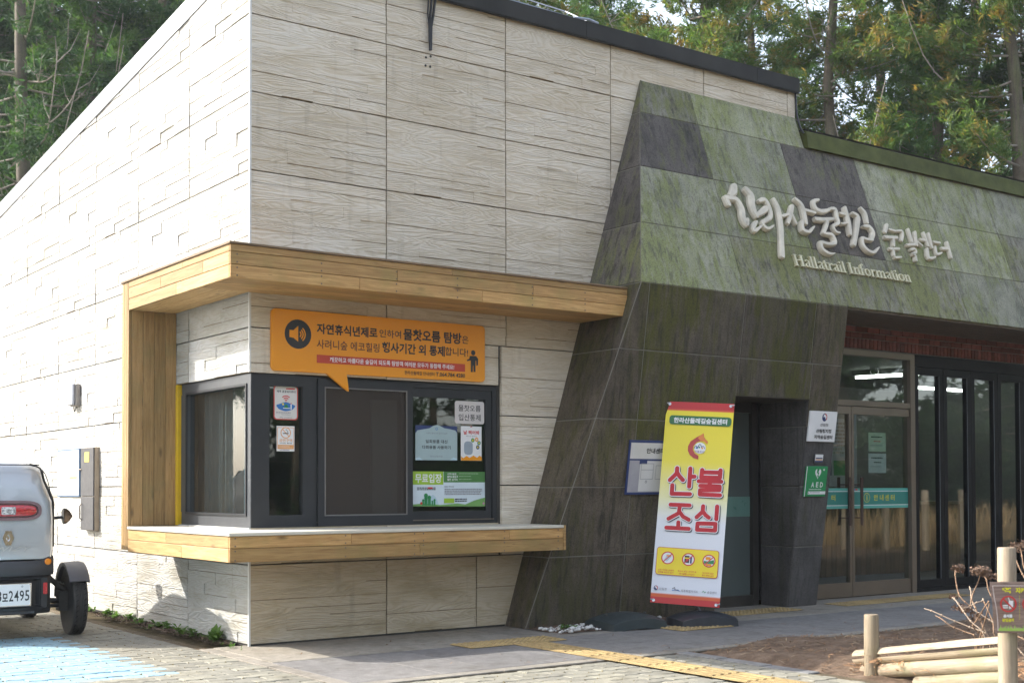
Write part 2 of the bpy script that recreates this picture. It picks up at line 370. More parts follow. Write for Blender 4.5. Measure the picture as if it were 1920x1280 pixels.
CAPG = mat('mossy_cap_metal', (.075, .085, .025), .7, .35, 4, .1, 40, 0, spec=.2)
ALU = mat('grey_window_metal', (.030, .032, .035), .48, .1, 3, 0, 60, .1, spec=.3); STEEL = mat('stainless_bronze', (.19, .155, .12), .40, .12, 2, .03, 80, .6)
BLACKM = mat('black_door_metal', (.006, .006, .007), .5, .1, 3, 0, 60, 0, spec=.2); CONC = mat('inside_plaster', (.20, .20, .195), .8, .06)
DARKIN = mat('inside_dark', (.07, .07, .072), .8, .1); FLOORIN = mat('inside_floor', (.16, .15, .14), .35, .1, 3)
GLASS = glass_mat('window_glass', (.80, .86, .84)); GLASSD = glass_mat('dusty_window_glass', (.72, .80, .82), .12, .55)
BRICKM = mat('fired_brick', (.17, .055, .04), .8, .3, 22, .25, 90, objvar=.4)
SHELFT = mat('pale_counter_top', (.56, .52, .43), .5, .06, 8)
SEAL = mat('yellow_sealant', (.60, .38, .01), .5, .1); TRIM = mat('corner_bead', (.62, .62, .60), .5, .05)

# ------------------------------------------------------------------ the building
B = thing('visitor_centre', 'low visitor centre with pale board-marked walls, larch ticket window and mossy stone portal', 'building', (0, 0, 0))
ROWH, Z0 = .6015, .02
WX1, WY1, WZ0, WZ1 = 2.32, 1.48, .895, 2.08          # ticket window opening
def roofz(y): return 5.274-.1096*y
# backing walls (two leaves, with the corner window left open)
def wallpoly(mb, pts, x0, x1):                        # profile in (y,z) swept along x
    mb.loft([[(x, y, z) for y, z in pts] for x in (x0, x1)])
w = MB()
w.box((.03, .03, 0), (4.55, .22, WZ0)); w.box((.03, .03, WZ1), (6.12, .22, 5.3)); w.box((WX1, .03, WZ0), (4.55, .22, WZ1))
FW = w.build('front_wall', JOINT, B)
w = MB()
wallpoly(w, [(.22, 0), (9.6, 0), (9.6, WZ0), (.22, WZ0)], .03, .2); wallpoly(w, [(WY1, WZ0), (9.6, WZ0), (9.6, WZ1), (WY1, WZ1)], .03, .2)
wallpoly(w, [(.22, WZ1), (9.6, WZ1), (9.6, roofz(9.6)), (.22, roofz(.22))], .03, .2)
LW = w.build('side_wall', JOINT, B)
w = MB(); w.box((6.0, .25, 2.99), (14, 9.6, 4.7)); w.box((4.62, 4.6, 0), (14, 4.75, 2.99)); w.box((13.9, .3, 0), (14, 4.6, 2.99)); w.box((.2, 9.45, 0), (6.1, 9.6, 4.2)); w.box((6.0, 4.75, 0), (6.12, 9.5, 2.99))
w.build('rear_wall', CONC, B)

BOARDS = []
for var in range(3):
    rr = random.Random(40+var); z = 0; rows = []
    hs = [rr.uniform(.060, .105) for _ in range(7)]; sm = sum(hs)
    for h in hs:
        h *= (ROWH-.010)/sm; x = 0; segs = []
        while x < 1.2:
            l = rr.uniform(.22, .75); e = 1.2 if x+l > 1.05 else x+l; d = rr.choice([0, 0, 0, .0015, .003, .005]); segs.append((x, e, d, rr.choice([0, 0, .0015, .004]), rr.choice([0, 0, 0, .004, .006]))); x = e
        rows.append((z, z+h, segs)); z += h
    BOARDS.append(rows)
def panel_mesh(u0, u1, v0, v1, var, cutline=None):
    """cast panel of long boards, clipped to u0..u1 x v0..v1 of the 1.2 x 0.6 mould"""
    mb = MB()
    for (z0, z1, segs) in BOARDS[var]:
        a, b_ = max(z0, v0), min(z1, v1)
        if b_-a < .004: continue
        for s0, s1, dd, tl, gv in segs:
            p, q = max(s0, u0)+(.006 if s0 <= u0 else 0), min(s1, u1)-(.006 if s1 >= u1 else 0)
            if q-p < .006: continue
            # some boards are wedge shaped like a lapped plank: proud along the lower edge, fading towards one end
            f = .15; lo = a
            if gv and b_-a > .03:                       # an open, dirt-filled groove under this board
                mb.cm = 1; mb.box((p, .004+dd, a), (q, .03, a+gv)); mb.cm = 0; lo = a+gv
            mb.loft([[(x, .032, lo), (x, dd+t_*.1-.003, lo), (x, dd+t_-.003, b_), (x, .032, b_)] for x, t_ in ((p, tl), (q, tl*f))])
    return mb
def cut_mesh(o, co, no):
    bm = bmesh.new(); bm.from_mesh(o.data)
    r = bmesh.ops.bisect_plane(bm, geom=bm.verts[:]+bm.edges[:]+bm.faces[:], plane_co=co, plane_no=no, clear_outer=True)
    bmesh.ops.holes_fill(bm, edges=[e for e in bm.edges if e.is_boundary], sides=0)
    bm.to_mesh(o.data); n = len(bm.faces); bm.free(); return n
PCACHE = {}
def panel(parent, face, a0, a1, z0, z1, base_a, base_z, var, roof=False):
    """face 'F': along +X at Y=0; face 'L': along -Y at X=0.  a = distance from the corner"""
    if a1-a0 < .03 or z1-z0 < .03: return
    if face == 'F': u0, u1 = a0-base_a, a1-base_a
    else: u0, u1 = base_a+1.2-a1, base_a+1.2-a0
    u0, u1 = max(0, u0), min(1.2, u1)
    key = (face, z1 < .9, round(u0, 3), round(u1, 3), round(z0-base_z, 3), round(z1-base_z, 3), var)
    if key in PCACHE and not roof:
        o = bpy.data.objects.new('panel', PCACHE[key]); COL.objects.link(o); o.parent = parent
    else:
        o = panel_mesh(u0, u1, z0-base_z, z1-base_z, var).build('panel', [CLADS if face == 'L' else CLADW if z1 < .9 else CLAD, CRUST], parent)  # low front panels: browner damp tone with shade painted into the colour
        if not roof: PCACHE[key] = o.data
    if face == 'F': o.location = (base_a, 0, base_z)
    else: o.location = (0, base_a+1.2, base_z); o.rotation_euler = (0, 0, R(-90))
    if roof:
        if face == 'F': n = cut_mesh(o, (0, 0, 5.315-base_z), (0, 0, 1))
        else:
            yl = base_a+1.2; n = cut_mesh(o, (0, 0, roofz(yl)+.03-base_z), Vector((-.1096, 0, 1)).normalized())
        if n == 0: bpy.data.objects.remove(o)
pr = random.Random(3)
for k_ in range(9):
    zb = Z0+k_*ROWH; zt = zb+ROWH-.010
    for face, end in (('F', 6.12), ('L', 9.6)):
        if face == 'F': br = [0, 1.2, 2.08, 3.28, 4.48, 5.68, 6.12] if k_ == 0 else ([0, 1.2, 2.345, 3.545, 4.745, 5.9, 6.12] if k_ in (1, 2, 3) else [0, 1.2, 2.4, 3.6, 4.8, 6.0, 6.12])
        else: br = [1.2*i for i in range(9)]
        for a0, a1 in zip(br[:-1], br[1:]):
            par = FW if face == 'F' else LW; var = (k_*2+int(a0*1.7)+(face == 'L')) % 3
            if face == 'F' and zt < 2.9 and a0 > 4.4: continue          # behind the stone portal and the entrance
            lim = WX1 if face == 'F' else WY1
            if zt <= WZ0 or zb >= WZ1 or a0 >= lim:
                panel(par, face, a0, a1, zb, zt, a0, zb, var, roof=(k_ >= 7 if face == 'L' else k_ == 8))
            else:
                e = min(a1, lim)
                if zb < WZ0: panel(par, face, a0, e, zb, min(zt, WZ0), a0, zb, var)
                if zt > WZ1: panel(par, face, a0, e, max(zb, WZ1), zt, a0, zb, var)
                if a1 > lim: panel(par, face, lim, a1, zb, zt, a0, zb, var)
t_ = MB(); t_.box((-.004, -.004, 0), (.012, .012, WZ0)); t_.box((-.004, -.004, WZ1), (.012, .012, 5.3)); t_.build('corner_trim', TRIM, B)
pl_ = MB(); pl_.box((.02, .012, 0), (2.5, .04, .026)); pl_.box((.012, .03, 0), (.04, 9.6, .026)); pl_.build('plinth', JOINT, B)
ah = MB()
for u_, v_ in ((892, 106), (915, 104), (890, 121), (913, 123)):
    q_ = PY(460+u_/2.636, v_/.98+0, -.002); ah.lathe([(.010, .004), (.010, 0), (.006, -.001)], 8, Matrix.Translation((float(q_[0]), -.003, float(q_[2]))) @ Matrix.Rotation(R(90), 4, 'X'))
ah.build('anchor_hole', JOINT, B)['kind'] = 'stuff'
# roof caps
c_ = MB()
for a, b_ in ((-.05, 1.1), (1.104, 3.27), (3.274, 5.5), (5.504, 6.135)): c_.box((a, -.055, 5.295), (b_, .09, 5.44))
c_.box((-.05, -.048, 5.285), (6.13, -.03, 5.296))
c_.build('front_roof_cap', CAPM, B)
c_ = MB()
for a, b_ in ((-.06, 1.75), (1.754, 3.72), (3.724, 5.6), (5.604, 7.5), (7.504, 9.7)):
    c_.loft([[(x, y, roofz(y)+dz) for y, dz in ((a, .0), (b_, .0), (b_, .178), (a, .178))] for x in (-.012, .10)])
c_.build('side_roof_cap', CAPL, B)
c_ = MB(); c_.loft([[(x, y, roofz(y)+dz) for y, dz in ((.02, .0), (9.65, .0), (9.65, .12), (.02, .12))] for x in (.1, 6.12)]); c_.box((6.1, .05, 4.72), (14, 9.6, 4.80)); c_.build('roof', CAPM, B)
c_ = MB(); c_.loft([[(x, y, z) for x, z in ((.8, 5.40), (3.15, 5.40), (3.15, 5.45), (.8, 5.86))] for y in (.6, .72)]); c_.build('roof_upstand', CAPM, B)
c_ = MB()
for a, b_ in ((6.14, 8.85), (8.854, 14)):
    c_.loft([[(x, y, z) for y, z in ((-.16, 4.70), (.1, 4.70), (.1, 4.885), (-.10, 4.89), (-.135, 4.87))] for x in (a, b_)])
c_.build('low_roof_cap', CAPG, B)
c_ = MB(); c_.loft([[(x, y, z) for y, z in ((-.108, 4.891), (.1, 4.886), (.1, 4.906), (-.115, 4.905))] for x in (6.14, 14)]); c_.build('low_roof_flashing', CAPM, B)

# ------------------------------------------------------------------ stone portal
def flx(z): return 2.376+.315*z                      # foot of the slanting flank
ZM, PM, ZT = 2.975, .735, 5.045
def ylo(z): return -(.295+.148*z)
def yup(z): return -PM+(z-ZM)*(PM/(ZT-ZM))
GX1, DX0, DX1, DZ = 6.05, 4.61, 5.62, 2.045
g = MB(); d_ = .006
def prof(x0f, x1, zlist, yf):
    r = []
    for z in zlist: r.append([(x0f(z)+d_, yf(z)+d_, z), (x1, yf(z)+d_, z), (x1, .05, z), (x0f(z)+d_, .05, z)])
    return r
g.loft(prof(flx, DX0-d_, [0, DZ], ylo)); g.loft(prof(lambda z: DX1+d_, GX1-d_, [0, DZ], ylo)); g.loft(prof(flx, GX1-d_, [DZ+.002, ZM], ylo))
g.loft(prof(flx, 14, [ZM+.002, 4.70], yup)); g.loft(prof(flx, 6.12, [4.702, ZT-.01], yup))
P = g.build('stone_portal', GROUT, B)
GAP = .0045
def lowslab(x0, x1, z0, z1, m, slant=False):
    f = (lambda z: flx(z)+.012) if slant else (lambda z: x0+GAP)
    z0 += GAP; z1 -= GAP; pts = [(f(z0), ylo(z0), z0), (x1-GAP, ylo(z0), z0), (x1-GAP, ylo(z1), z1), (f(z1), ylo(z1), z1)]
    MB().slab(pts, .03, (0, -1, -.148)).build('stone_panel', m, P)
def upslab(x0, x1, z0, z1, m, slant=False):
    f = (lambda z: flx(z)+.006) if slant else (lambda z: x0+GAP*.6)
    z0 += GAP*.6; z1 -= GAP*.6; pts = [(f(z0), yup(z0), z0), (x1-GAP*.6, yup(z0), z0), (x1-GAP*.6, yup(z1), z1), (f(z1), yup(z1), z1)]
    MB().slab(pts, .03, (0, -1, .355), .003).build('stone_panel', m, P)
rows = [.0, .602, 1.2, 1.79, 2.395, ZM]
for i in range(5):
    z0, z1 = rows[i], rows[i+1]
    lowslab(0, 3.42, z0, z1, ST_LOW, True)
    if i < 3:
        lowslab(3.42, DX0, z0, z1, [ST_LOW, ST_LOW, ST_LOWM][i]); lowslab(DX1, GX1, z0, z1, ST_PIL)
    elif i == 3:
        lowslab(3.42, DX0, z0, z1, ST_LOWM); lowslab(DX0, DX1, DZ, z1, ST_LOWM); lowslab(DX1, GX1, z0, z1, ST_LOW)
    else:
        lowslab(3.42, DX0, z0, z1, ST_LOWM); lowslab(DX0, 5.585, z0, z1, ST_LOWM); lowslab(5.585, GX1, z0, z1, ST_LOW)
urows = [ZM, 3.55, 4.12, 4.69, ZT]
L_, M_, D_ = ST_LIGHT, ST_MID, ST_DARK
lay = [[L_, M_, M_, M_, L_, M_, L_], [L_, L_, D_, L_, L_, M_, L_], [D_, L_, D_, L_, L_, L_, L_], [M_, L_]]
ux = [0, 4.6, 5.75, 6.9, 8.05, 9.2, 10.35, 11.5]
for i in range(4):
    for j, mm in enumerate(lay[i]):
        if i == 3 and j == 1:
            upslab(4.6, 6.115, urows[3], urows[4], mm); continue
        upslab(ux[j], ux[j+1], urows[i], urows[i+1], mm, j == 0)
# flank: leaning side face of the portal
FB = [0, .602, 1.2, 1.79, 2.395, ZM]
def flank(z0, z1, yf, m):
    z0 += GAP; z1 -= GAP
    pts = [(flx(z0), -.002, z0), (flx(z0), yf(z0)+.012, z0), (flx(z1), yf(z1)+.012, z1), (flx(z1), -.002, z1)]
    MB().slab(pts, .02, (-1, 0, .315)).build('stone_panel', m, P)
for a, b_ in zip(FB[:-1], FB[1:]): flank(a, b_, ylo, ST_LOW)
for a, b_ in zip(urows[:-1], urows[1:]): flank(a, b_, lambda z: min(yup(z), -.02), ST_DARK)
# reveals of the doorway
for z0, z1 in ((0, .602), (.602, 1.2), (1.2, 1.79), (1.79, DZ)):
    a, b_ = z0+GAP, z1-GAP
    MB().slab([(DX1, .06, a), (DX1, ylo(a)+.014, a), (DX1, ylo(b_)+.014, b_), (DX1, .06, b_)], .02, (-1, 0, 0)).build('stone_panel', ST_PIL, P)
MB().slab([(DX0, ylo(DZ)+.014, DZ), (DX0, .06, DZ), (DX1, .06, DZ), (DX1, ylo(DZ)+.014, DZ)], .018, (0, 0, -1)).build('stone_panel', ST_LOW, P)
# soffit of the overhang and the brick head over the entrance
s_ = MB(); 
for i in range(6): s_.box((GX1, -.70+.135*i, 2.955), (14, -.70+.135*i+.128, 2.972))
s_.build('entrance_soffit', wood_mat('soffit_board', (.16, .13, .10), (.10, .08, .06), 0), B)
BR = MB().box((GX1, .085, 2.70), (13.8, .22, 2.955)).build('brick_head', MORTAR, B)
bm_ = MB(); bm_.cbox((0, 0, 0), (.19, .03, .056), .003); bb = bm_.build('brick', BRICKM, BR); bmesh_b = bb.data
bs_ = MB(); bs_.cbox((0, 0, 0), (.056, .03, .105), .003); bsd = None
bb.location = (GX1+.004, .068, 2.822)
for c2 in range(2):
    x = GX1+.004-(.1 if c2 % 2 else 0)
    while x < 11.2:
        if x >= GX1-.001 and not (c2 == 0 and abs(x-GX1-.004) < 1e-6):
            o = bb.copy(); COL.objects.link(o); o.location = (x, .068+random.uniform(-.0015, .0015), 2.822+.066*c2); o.rotation_euler[1] = random.uniform(-.006, .006)
        x += .2
x = GX1+.004
while x < 11.2:
    if bsd is None: o = bsd = bs_.build('brick', BRICKM, BR)
    else: o = bsd.copy(); COL.objects.link(o)
    o.location = (x, .068+random.uniform(-.0015, .0015), 2.708); x += .0665

# ------------------------------------------------------------------ larch canopy, post and counter round the ticket window
CX, CY = -.415, -.594
canopy = MB().box((CX+.03, CY+.03, 2.705), (3.30, -.002, 2.90)).box((CX+.03, .0, 2.705), (-.006, 1.60, 2.90)).build('canopy', WOODX, B)
def plank(a, b_, m, parent, name='plank'):
    MB().cbox(a, b_, .003).build(name, m, parent)
frows = [(2.683, 2.775), (2.778, 2.868), (2.871, 2.922)]
for i, (z0, z1) in enumerate(frows):
    xs = [[CX, .62, 1.74, 3.28], [CX, .95, 2.25, 3.28], [CX, 1.45, 3.28]][i]
    for a, b_ in zip(xs[:-1], xs[1:]): plank((a+.001, CY, z0), (b_-.001, CY+.024, z1), WOODX, canopy)
    ys = [[CY+.025, .42, 1.488], [CY+.025, -.1, .75, 1.488], [CY+.025, .3, 1.488]][i]
    for a, b_ in zip(ys[:-1], ys[1:]): plank((CX, a+.001, z0), (CX+.024, b_-.001, z1), WOODY, canopy)
for i in range(5):
    y0 = CY+.026+i*.113; plank((CX+.03+(.004 if i else 0), y0, 2.684), (3.27, y0+.110, 2.704), WOODX, canopy)
for i in range(3):
    x0 = CX+.026+i*.128; plank((x0, -.020, 2.685), (x0+.125, 1.485, 2.7045), WOODY, canopy)
fl = MB(); fl.box((CX-.012, CY-.012, 2.923), (3.27, -.004, 2.937)); fl.box((CX-.012, -.003, 2.923), (-.004, 1.64, 2.937)); fl.build('canopy_flashing', mat('brown_flashing', (.18, .115, .06), .5, .2, 5), canopy)
post = MB().box((CX+.026, 1.492, .70), (-.004, 1.622, 2.90)).build('post', WOODZ, B)
for i in range(4):
    x0 = CX+.028+i*.0965; plank((x0, 1.468, .888), (x0+.094, 1.490, 2.682), WOODZ, post)
plank((CX, 1.470, .688), (CX+.025, 1.515, 2.922), WOODZ, post); plank((CX, 1.517, .688), (CX+.025, 1.580, 2.922), WOODZ, post); plank((CX, 1.582, .688), (CX+.025, 1.632, 2.922), WOODZ, post)
counter = MB().box((CX+.03, CY+.03, .70), (2.56, -.006, .855)).box((CX+.03, 0, .70), (-.006, 1.465, .855)).build('counter', WOODX, B)
for z0, z1, xs, ys in ((.676, .772, [CX, 1.15, 2.555], [CY+.025, .30, 1.467]), (.775, .858, [CX, .55, 2.0, 2.555], [CY+.025, .62, 1.467])):
    for a, b_ in zip(xs[:-1], xs[1:]): plank((a+.001, CY, z0), (b_-.001, CY+.024, z1), WOODX, counter)
    for a, b_ in zip(ys[:-1], ys[1:]): plank((CX, a+.001, z0), (CX+.024, b_-.001, z1), WOODY, counter)
plank((2.556, CY-.002, .676), (2.585, -.31, .882), WOODX, counter)
tp = MB(); tp.cbox((CX-.010, CY-.012, .860), (2.555, .05, .884), .004); tp.cbox((CX-.010, .052, .860), (.05, 1.466, .884), .004); tp.build('counter_top', SHELFT, counter)
MB().cbox((-.012, 1.418, .888), (.03, 1.462, 2.075), .003).build('sealant_strip', SEAL, post)
nl = MB()
for x in (CX+.05, .3, .94, 1.5, 2.24, 2.8):
    for z in (2.70, 2.755, 2.795, 2.85): nl.lathe([(.0065, 0), (.0065, .002)], 6, Matrix.Translation((x, CY-.001, z)) @ Matrix.Rotation(R(90), 4, 'X'))
for x in (CX+.04, .5, 1.1, 1.18, 1.95, 2.5):
    for z in (.69, .755, .79, .845): nl.lathe([(.0065, 0), (.0065, .002)], 6, Matrix.Translation((x, CY-.001, z)) @ Matrix.Rotation(R(90), 4, 'X'))
nl.build('nail_heads', mat('nail_steel', (.12, .09, .06), .5, .2), B)['kind'] = 'stuff'

# ------------------------------------------------------------------ ticket windows
def frame_rect(mb, a0, a1, z0, z1, w, y0, y1, wb=None, wt=None):
    wb = wb or w; wt = wt or w
    mb.box((a0, y0, z0), (a0+w, y1, z1)); mb.box((a1-w, y0, z0), (a1, y1, z1)); mb.box((a0+w, y0, z0), (a1-w, y1, z0+wb)); mb.box((a0+w, y0, z1-wt), (a1-w, y1, z1))
fx = lambda px_, y=850: float(PY(px_, y, .02)[0])
n0, n1 = fx(505), fx(568); s0, s1 = fx(595), fx(770); p0, p1 = fx(775), fx(912)
wm = MB(); wm.box((.028, .022, .888), (n0, .09, 2.072)); wm.box((n0, .022, .888), (n1, .09, .99)); wm.box((n0, .022, 1.985), (n1, .09, 2.072)); wm.box((n1, .022, .888), (s0-.005, .09, 2.072))
wm.box((s0-.005, .034, .888), (2.318, .12, .925)); wm.box((s0-.005, .034, 2.03), (2.318, .12, 2.072)); wm.box((2.275, .034, .925), (2.318, .12, 2.03))
WF = wm.build('front_window', ALU, B)
sm = MB(); frame_rect(sm, s0, s1+.012, .902, 2.055, .055, .004, .032, .075, .06); sm.build('sash', ALU, WF)
scr = bpy.data.materials.new('insect_screen'); scr.use_nodes = True; k = NB(scr.node_tree); scr.node_tree.nodes.remove(scr.node_tree.nodes['Principled BSDF'])
o_ = [n_ for n_ in scr.node_tree.nodes if n_.type == 'OUTPUT_MATERIAL'][0]; t1 = k.n('BsdfTransparent'); d1 = k.n('BsdfDiffuse'); d1.inputs[0].default_value = (.085, .072, .062, 1); mx_ = k.n('MixShader'); mx_.inputs[0].default_value = .5
k.l(t1.outputs[0], mx_.inputs[1]); k.l(d1.outputs[0], mx_.inputs[2]); k.l(mx_.outputs[0], o_.inputs['Surface'])
sf = MB(); frame_rect(sf, s0+.055, s1-.043, .978, 1.994, .010, .0, .006); sf.build('screen_bead', mat('screen_bead', (.16, .15, .14), .5), WF)
MB().box((s0+.056, .018, .979), (s1-.044, .021, 1.993)).build('insect_screen', scr, WF)
s2 = MB(); frame_rect(s2, s1-.03, 2.272, .928, 2.028, .06, .045, .085, .075, .075); s2.build('sash', ALU, WF)
MB().box((n0+.001, .055, .991), (n1-.001, .06, 1.984)).build('glass', GLASS, WF)
MB().box((s1+.031, .06, 1.004), (2.211, .066, 1.952)).build('glass', GLASS, WF)
MB().box((s0+.056, .10, .979), (s1-.044, .106, 1.993)).build('glass', GLASS, WF)
lw = MB()
lw.box((.022, .09, .888), (.085, 1.40, 1.0)); lw.box((.022, .09, 1.985), (.085, 1.40, 2.072)); lw.box((.022, 1.285, 1.0), (.085, 1.415, 1.985)); lw.box((.0215, .0225, .8885), (.027, .0895, 2.0715))
LWF = lw.build('side_window', mat('grey_window_metal_pale', (.06, .065, .072), .45, .1, 3, 0, 60, .1), B)
lb = MB()
for (a, b_) in (((.012, .088, .985), (.024, 1.30, 1.003)), ((.012, .088, 1.983), (.024, 1.30, 2.0)), ((.012, 1.282, 1.003), (.024, 1.30, 1.983)), ((.012, .088, 1.003), (.024, .104, 1.983))): lb.box(a, b_)
lb.build('glazing_bead', ALU, LWF)
MB().box((.05, .0895, 1.001), (.056, 1.284, 1.984)).build('glass', GLASSD, LWF)
rl = MB()
for z0, z1, y in ((1.02, 1.028, .115), ): rl.box((s0-.003, .02, .926), (2.28, .033, .934))
rl.build('sash_track', STEEL, WF)

# kiosk room behind the glass
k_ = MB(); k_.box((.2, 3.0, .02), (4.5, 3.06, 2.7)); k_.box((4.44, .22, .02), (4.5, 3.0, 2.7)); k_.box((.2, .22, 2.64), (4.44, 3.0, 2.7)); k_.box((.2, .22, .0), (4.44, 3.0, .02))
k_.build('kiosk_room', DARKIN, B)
tag(MB().box((1.45, 2.9, .7), (2.3, 2.95, 2.45)).build('notice_board', mat('board_navy', (.03, .04, .09), .6)), 'dark blue notice board on the back wall inside the ticket room', 'notice board')
cu = MB()
pts = [(.15+.02*math.sin(i*1.1)+.012*math.sin(i*2.7), .62+.012*i) for i in range(50)]
cu.loft([[(x, y, z) for x, y in pts] for z in (.95, 2.1)], cap=False, close=False)
tag(cu.build('curtain', mat('curtain_grey', (.06, .058, .056), .9, .1, 30, .1, 200), smooth='all'), 'grey curtain hanging behind the dusty side window', 'curtain')
bl_ = MB()
bl_.loft([[(x, y, z) for x, y in [(.20+.012*(i % 2), .10+.022*i) for i in range(22)]] for z in (.95, 2.1)], cap=False, close=False)
tag(bl_.build('blind', mat('blind_teal', (.075, .125, .14), .8, .08)), 'pale teal blind behind the corner end of the dusty side window', 'blind')
xa, xb = float(PY(698, 850, .5)[0]), float(PY(745, 850, .5)[0])
tag(MB().cbox((xa, .5, .74), (xb, .54, 1.95), .004).build('desk_screen', mat('partition_grey', (.36, .37, .38), .6, .05)), 'pale grey upright panel on the desk behind the insect screen', 'desk screen')
dk = thing('desk', 'grey office desk inside behind the ticket window', 'desk', (1.3, .75, 0))
MB().cbox((-1, -.4, .70), (1.9, .35, .735)).build('desktop', mat('desk_top', (.22, .20, .18), .5), dk); MB().box((-.95, -.35, .02), (-.9, .3, .7)).build('leg', DARKIN, dk); MB().box((1.8, -.35, .02), (1.85, .3, .7)).build('leg', DARKIN, dk)

# ------------------------------------------------------------------ entrance glazing (plane of the glass Y = .1)
GY = .1; ex = lambda px_, y=900: float(PY(px_, y, GY)[0])
DXm, DXr = ex(1593), 8.06
ed = MB(); ed.box((DXr, GY-.05, 0), (8.14, GY+.06, 2.69)); ed.box((GX1-.02, GY-.05, 2.625), (DXr, GY+.06, 2.69)); ed.box((GX1-.02, GY-.045, 2.075), (DXr, GY+.06, 2.135))
ED = ed.build('entrance', STEEL, B)
for a, b_ in ((GX1-.02, DXm-.004), (DXm+.004, DXr-.006)):
    lf = MB(); lf.box((a, GY-.03, .012), (b_, GY+.03, .165)); lf.box((a, GY-.03, 1.985), (b_, GY+.03, 2.068))
    sx = (b_-.035, b_) if a < 6.5 else (a, a+.035)
    lf.box((sx[0], GY-.03, .165), (sx[1], GY+.03, 1.985)); lo_ = lf.build('door_leaf', STEEL, ED)
    MB().box((a+(.001 if a < 6.5 else .036), GY-.005, .166), (b_-(.036 if a < 6.5 else .001), GY+.005, 1.984)).build('glass', GLASS, ED)
    hd = MB()
    for yy in (-.075, .075):
        hx = (sx[0]-.05) if a < 6.5 else sx[1]+.07
        hd.tube([(hx, GY+yy, .78), (hx, GY+yy, 1.30)], .017, 10); hd.tube([(hx, GY, .86), (hx, GY+yy, .86)], .007, 6); hd.tube([(hx, GY, 1.22), (hx, GY+yy, 1.22)], .007, 6)
    hd.build('handle', mat('dark_wood_handle', (.05, .024, .016), .4, .2, 12), lo_)
MB().box((GX1-.02, GY-.005, 2.136), (DXr-.001, GY+.005, 2.624)).build('glass', GLASS, ED)
# folding black doors
fxs = [ex(v) for v in (1714, 1718, 1749, 1771, 1808, 1822, 1857, 1872, 1907, 1925)]
fd = MB(); fd.box((8.15, GY-.05, 2.56), (13.5, GY+.05, 2.69)); fd.box((8.15, GY-.05, .0), (13.5, GY+.05, .05))
FD = fd.build('folding_doors', BLACKM, B)
x = 8.152; i = 0
while x < 12.5:
    wd = .535; lf = MB(); frame_rect(lf, x, x+wd-.006, .052, 2.556, .068, GY-.035, GY+.035, .085, .085); lf.build('door_leaf', BLACKM, FD)
    MB().box((x+.0685, GY-.004, .138), (x+wd-.0745, GY+.004, 2.47)).build('glass', GLASS, FD)
    MB().box((x+wd-.085, GY-.037, .14), (x+wd-.079, GY-.033, 2.47)).build('gasket', mat('gasket_grey', (.12, .13, .14), .5), FD)
    x += wd; i += 1
# glass door in the portal
pd = MB(); frame_rect(pd, DX0-.015, DX1-.03, .0, DZ, .055, GY-.04, GY+.03, .11, .10); pd.box((5.50, GY-.05, .0), (5.555, GY+.02, DZ))
PD = pd.build('portal_door', mat('bronze_frame', (.055, .05, .045), .4, .15, 3, 0, 60, .4), B)
MB().box((DX0+.041, GY-.006, .111), (5.499, GY+.002, DZ-.101)).build('glass', mat('frosted_glass', (.085, .105, .10), .35, .06, 2, spec=.25), PD)
MB().box((DX0+.042, GY-.012, .90), (5.498, GY-.007, 1.10)).build('green_band', mat('frosted_band', (.12, .235, .20), .3, .06), PD)

# entrance hall
h_ = MB(); h_.box((GX1+.07, .3, 0), (13.9, 4.6, .012)); h_.build('hall_floor', FLOORIN, B)
h_ = MB(); h_.box((GX1+.01, .25, 2.80), (13.9, 4.6, 2.86)); h_.build('hall_ceiling', CONC, B)
h_ = MB(); h_.box((GX1, .24, 0), (GX1+.06, 4.6, 2.8)); h_.build('hall_wall', CONC, B)
TG = emit_mat('tube_glow', (1, .98, .94), 3.6)
for i, (a_, b_, lab) in enumerate(((PZ(1605, 708.5, 2.70), PZ(1752, 700, 2.70), 'long lit tube light slanting under the hall ceiling behind the entrance transom'), (PZ(1608, 744, 2.70), PZ(1642, 746, 2.70), 'short lit tube light lower in the transom, deeper in the hall'), ((12.2, .9, 2.7), (13.6, .9, 2.7), 'added lit tube brightening the far right part of the hall'), ((12.4, 3.2, 2.7), (13.6, 3.2, 2.7), 'added lit tube brightening the far back corner of the hall'))):  # the last two tubes are added to brighten the hall
    a_, b_ = np.asarray(a_, float), np.asarray(b_, float); L_n = float(np.linalg.norm(b_-a_)); dd = b_-a_
    L = thing('tube_light', lab, 'ceiling light', tuple(a_), (0, 0, math.atan2(dd[1], dd[0])), group='tube lights in the entrance hall')
    MB().box((-.03, -.05, .028), (L_n+.03, .05, .098)).build('housing', CONC, L); MB().cbox((0, -.03, -.012), (L_n, .03, .0275), .006).build('tube', TG, L)
dc = thing('dome_camera', 'small dark dome camera under the hall ceiling behind the transom', 'camera', tuple(float(v) for v in PZ(1640, 690, 2.79)))
MB().lathe([(.07, 0), (.07, -.02), (.06, -.03)], 16).build('base', CONC, dc); MB().lathe([(.055, -.03), (.05, -.06), (.03, -.085), (.005, -.09)], 16).build('dome', mat('dome_smoke', (.015, .015, .017), .15), dc, smooth=True)
hp = thing('potted_plant', 'small spiky plant in a pot behind the entrance door handles', 'plant', (8.62, 2.25, .99))
MB().lathe([(.06, 0), (.085, .14), (.075, .14), (.06, .12)], 14).build('pot', mat('pot_grey', (.12, .13, .12), .5), hp, smooth=30)
lf_ = MB()
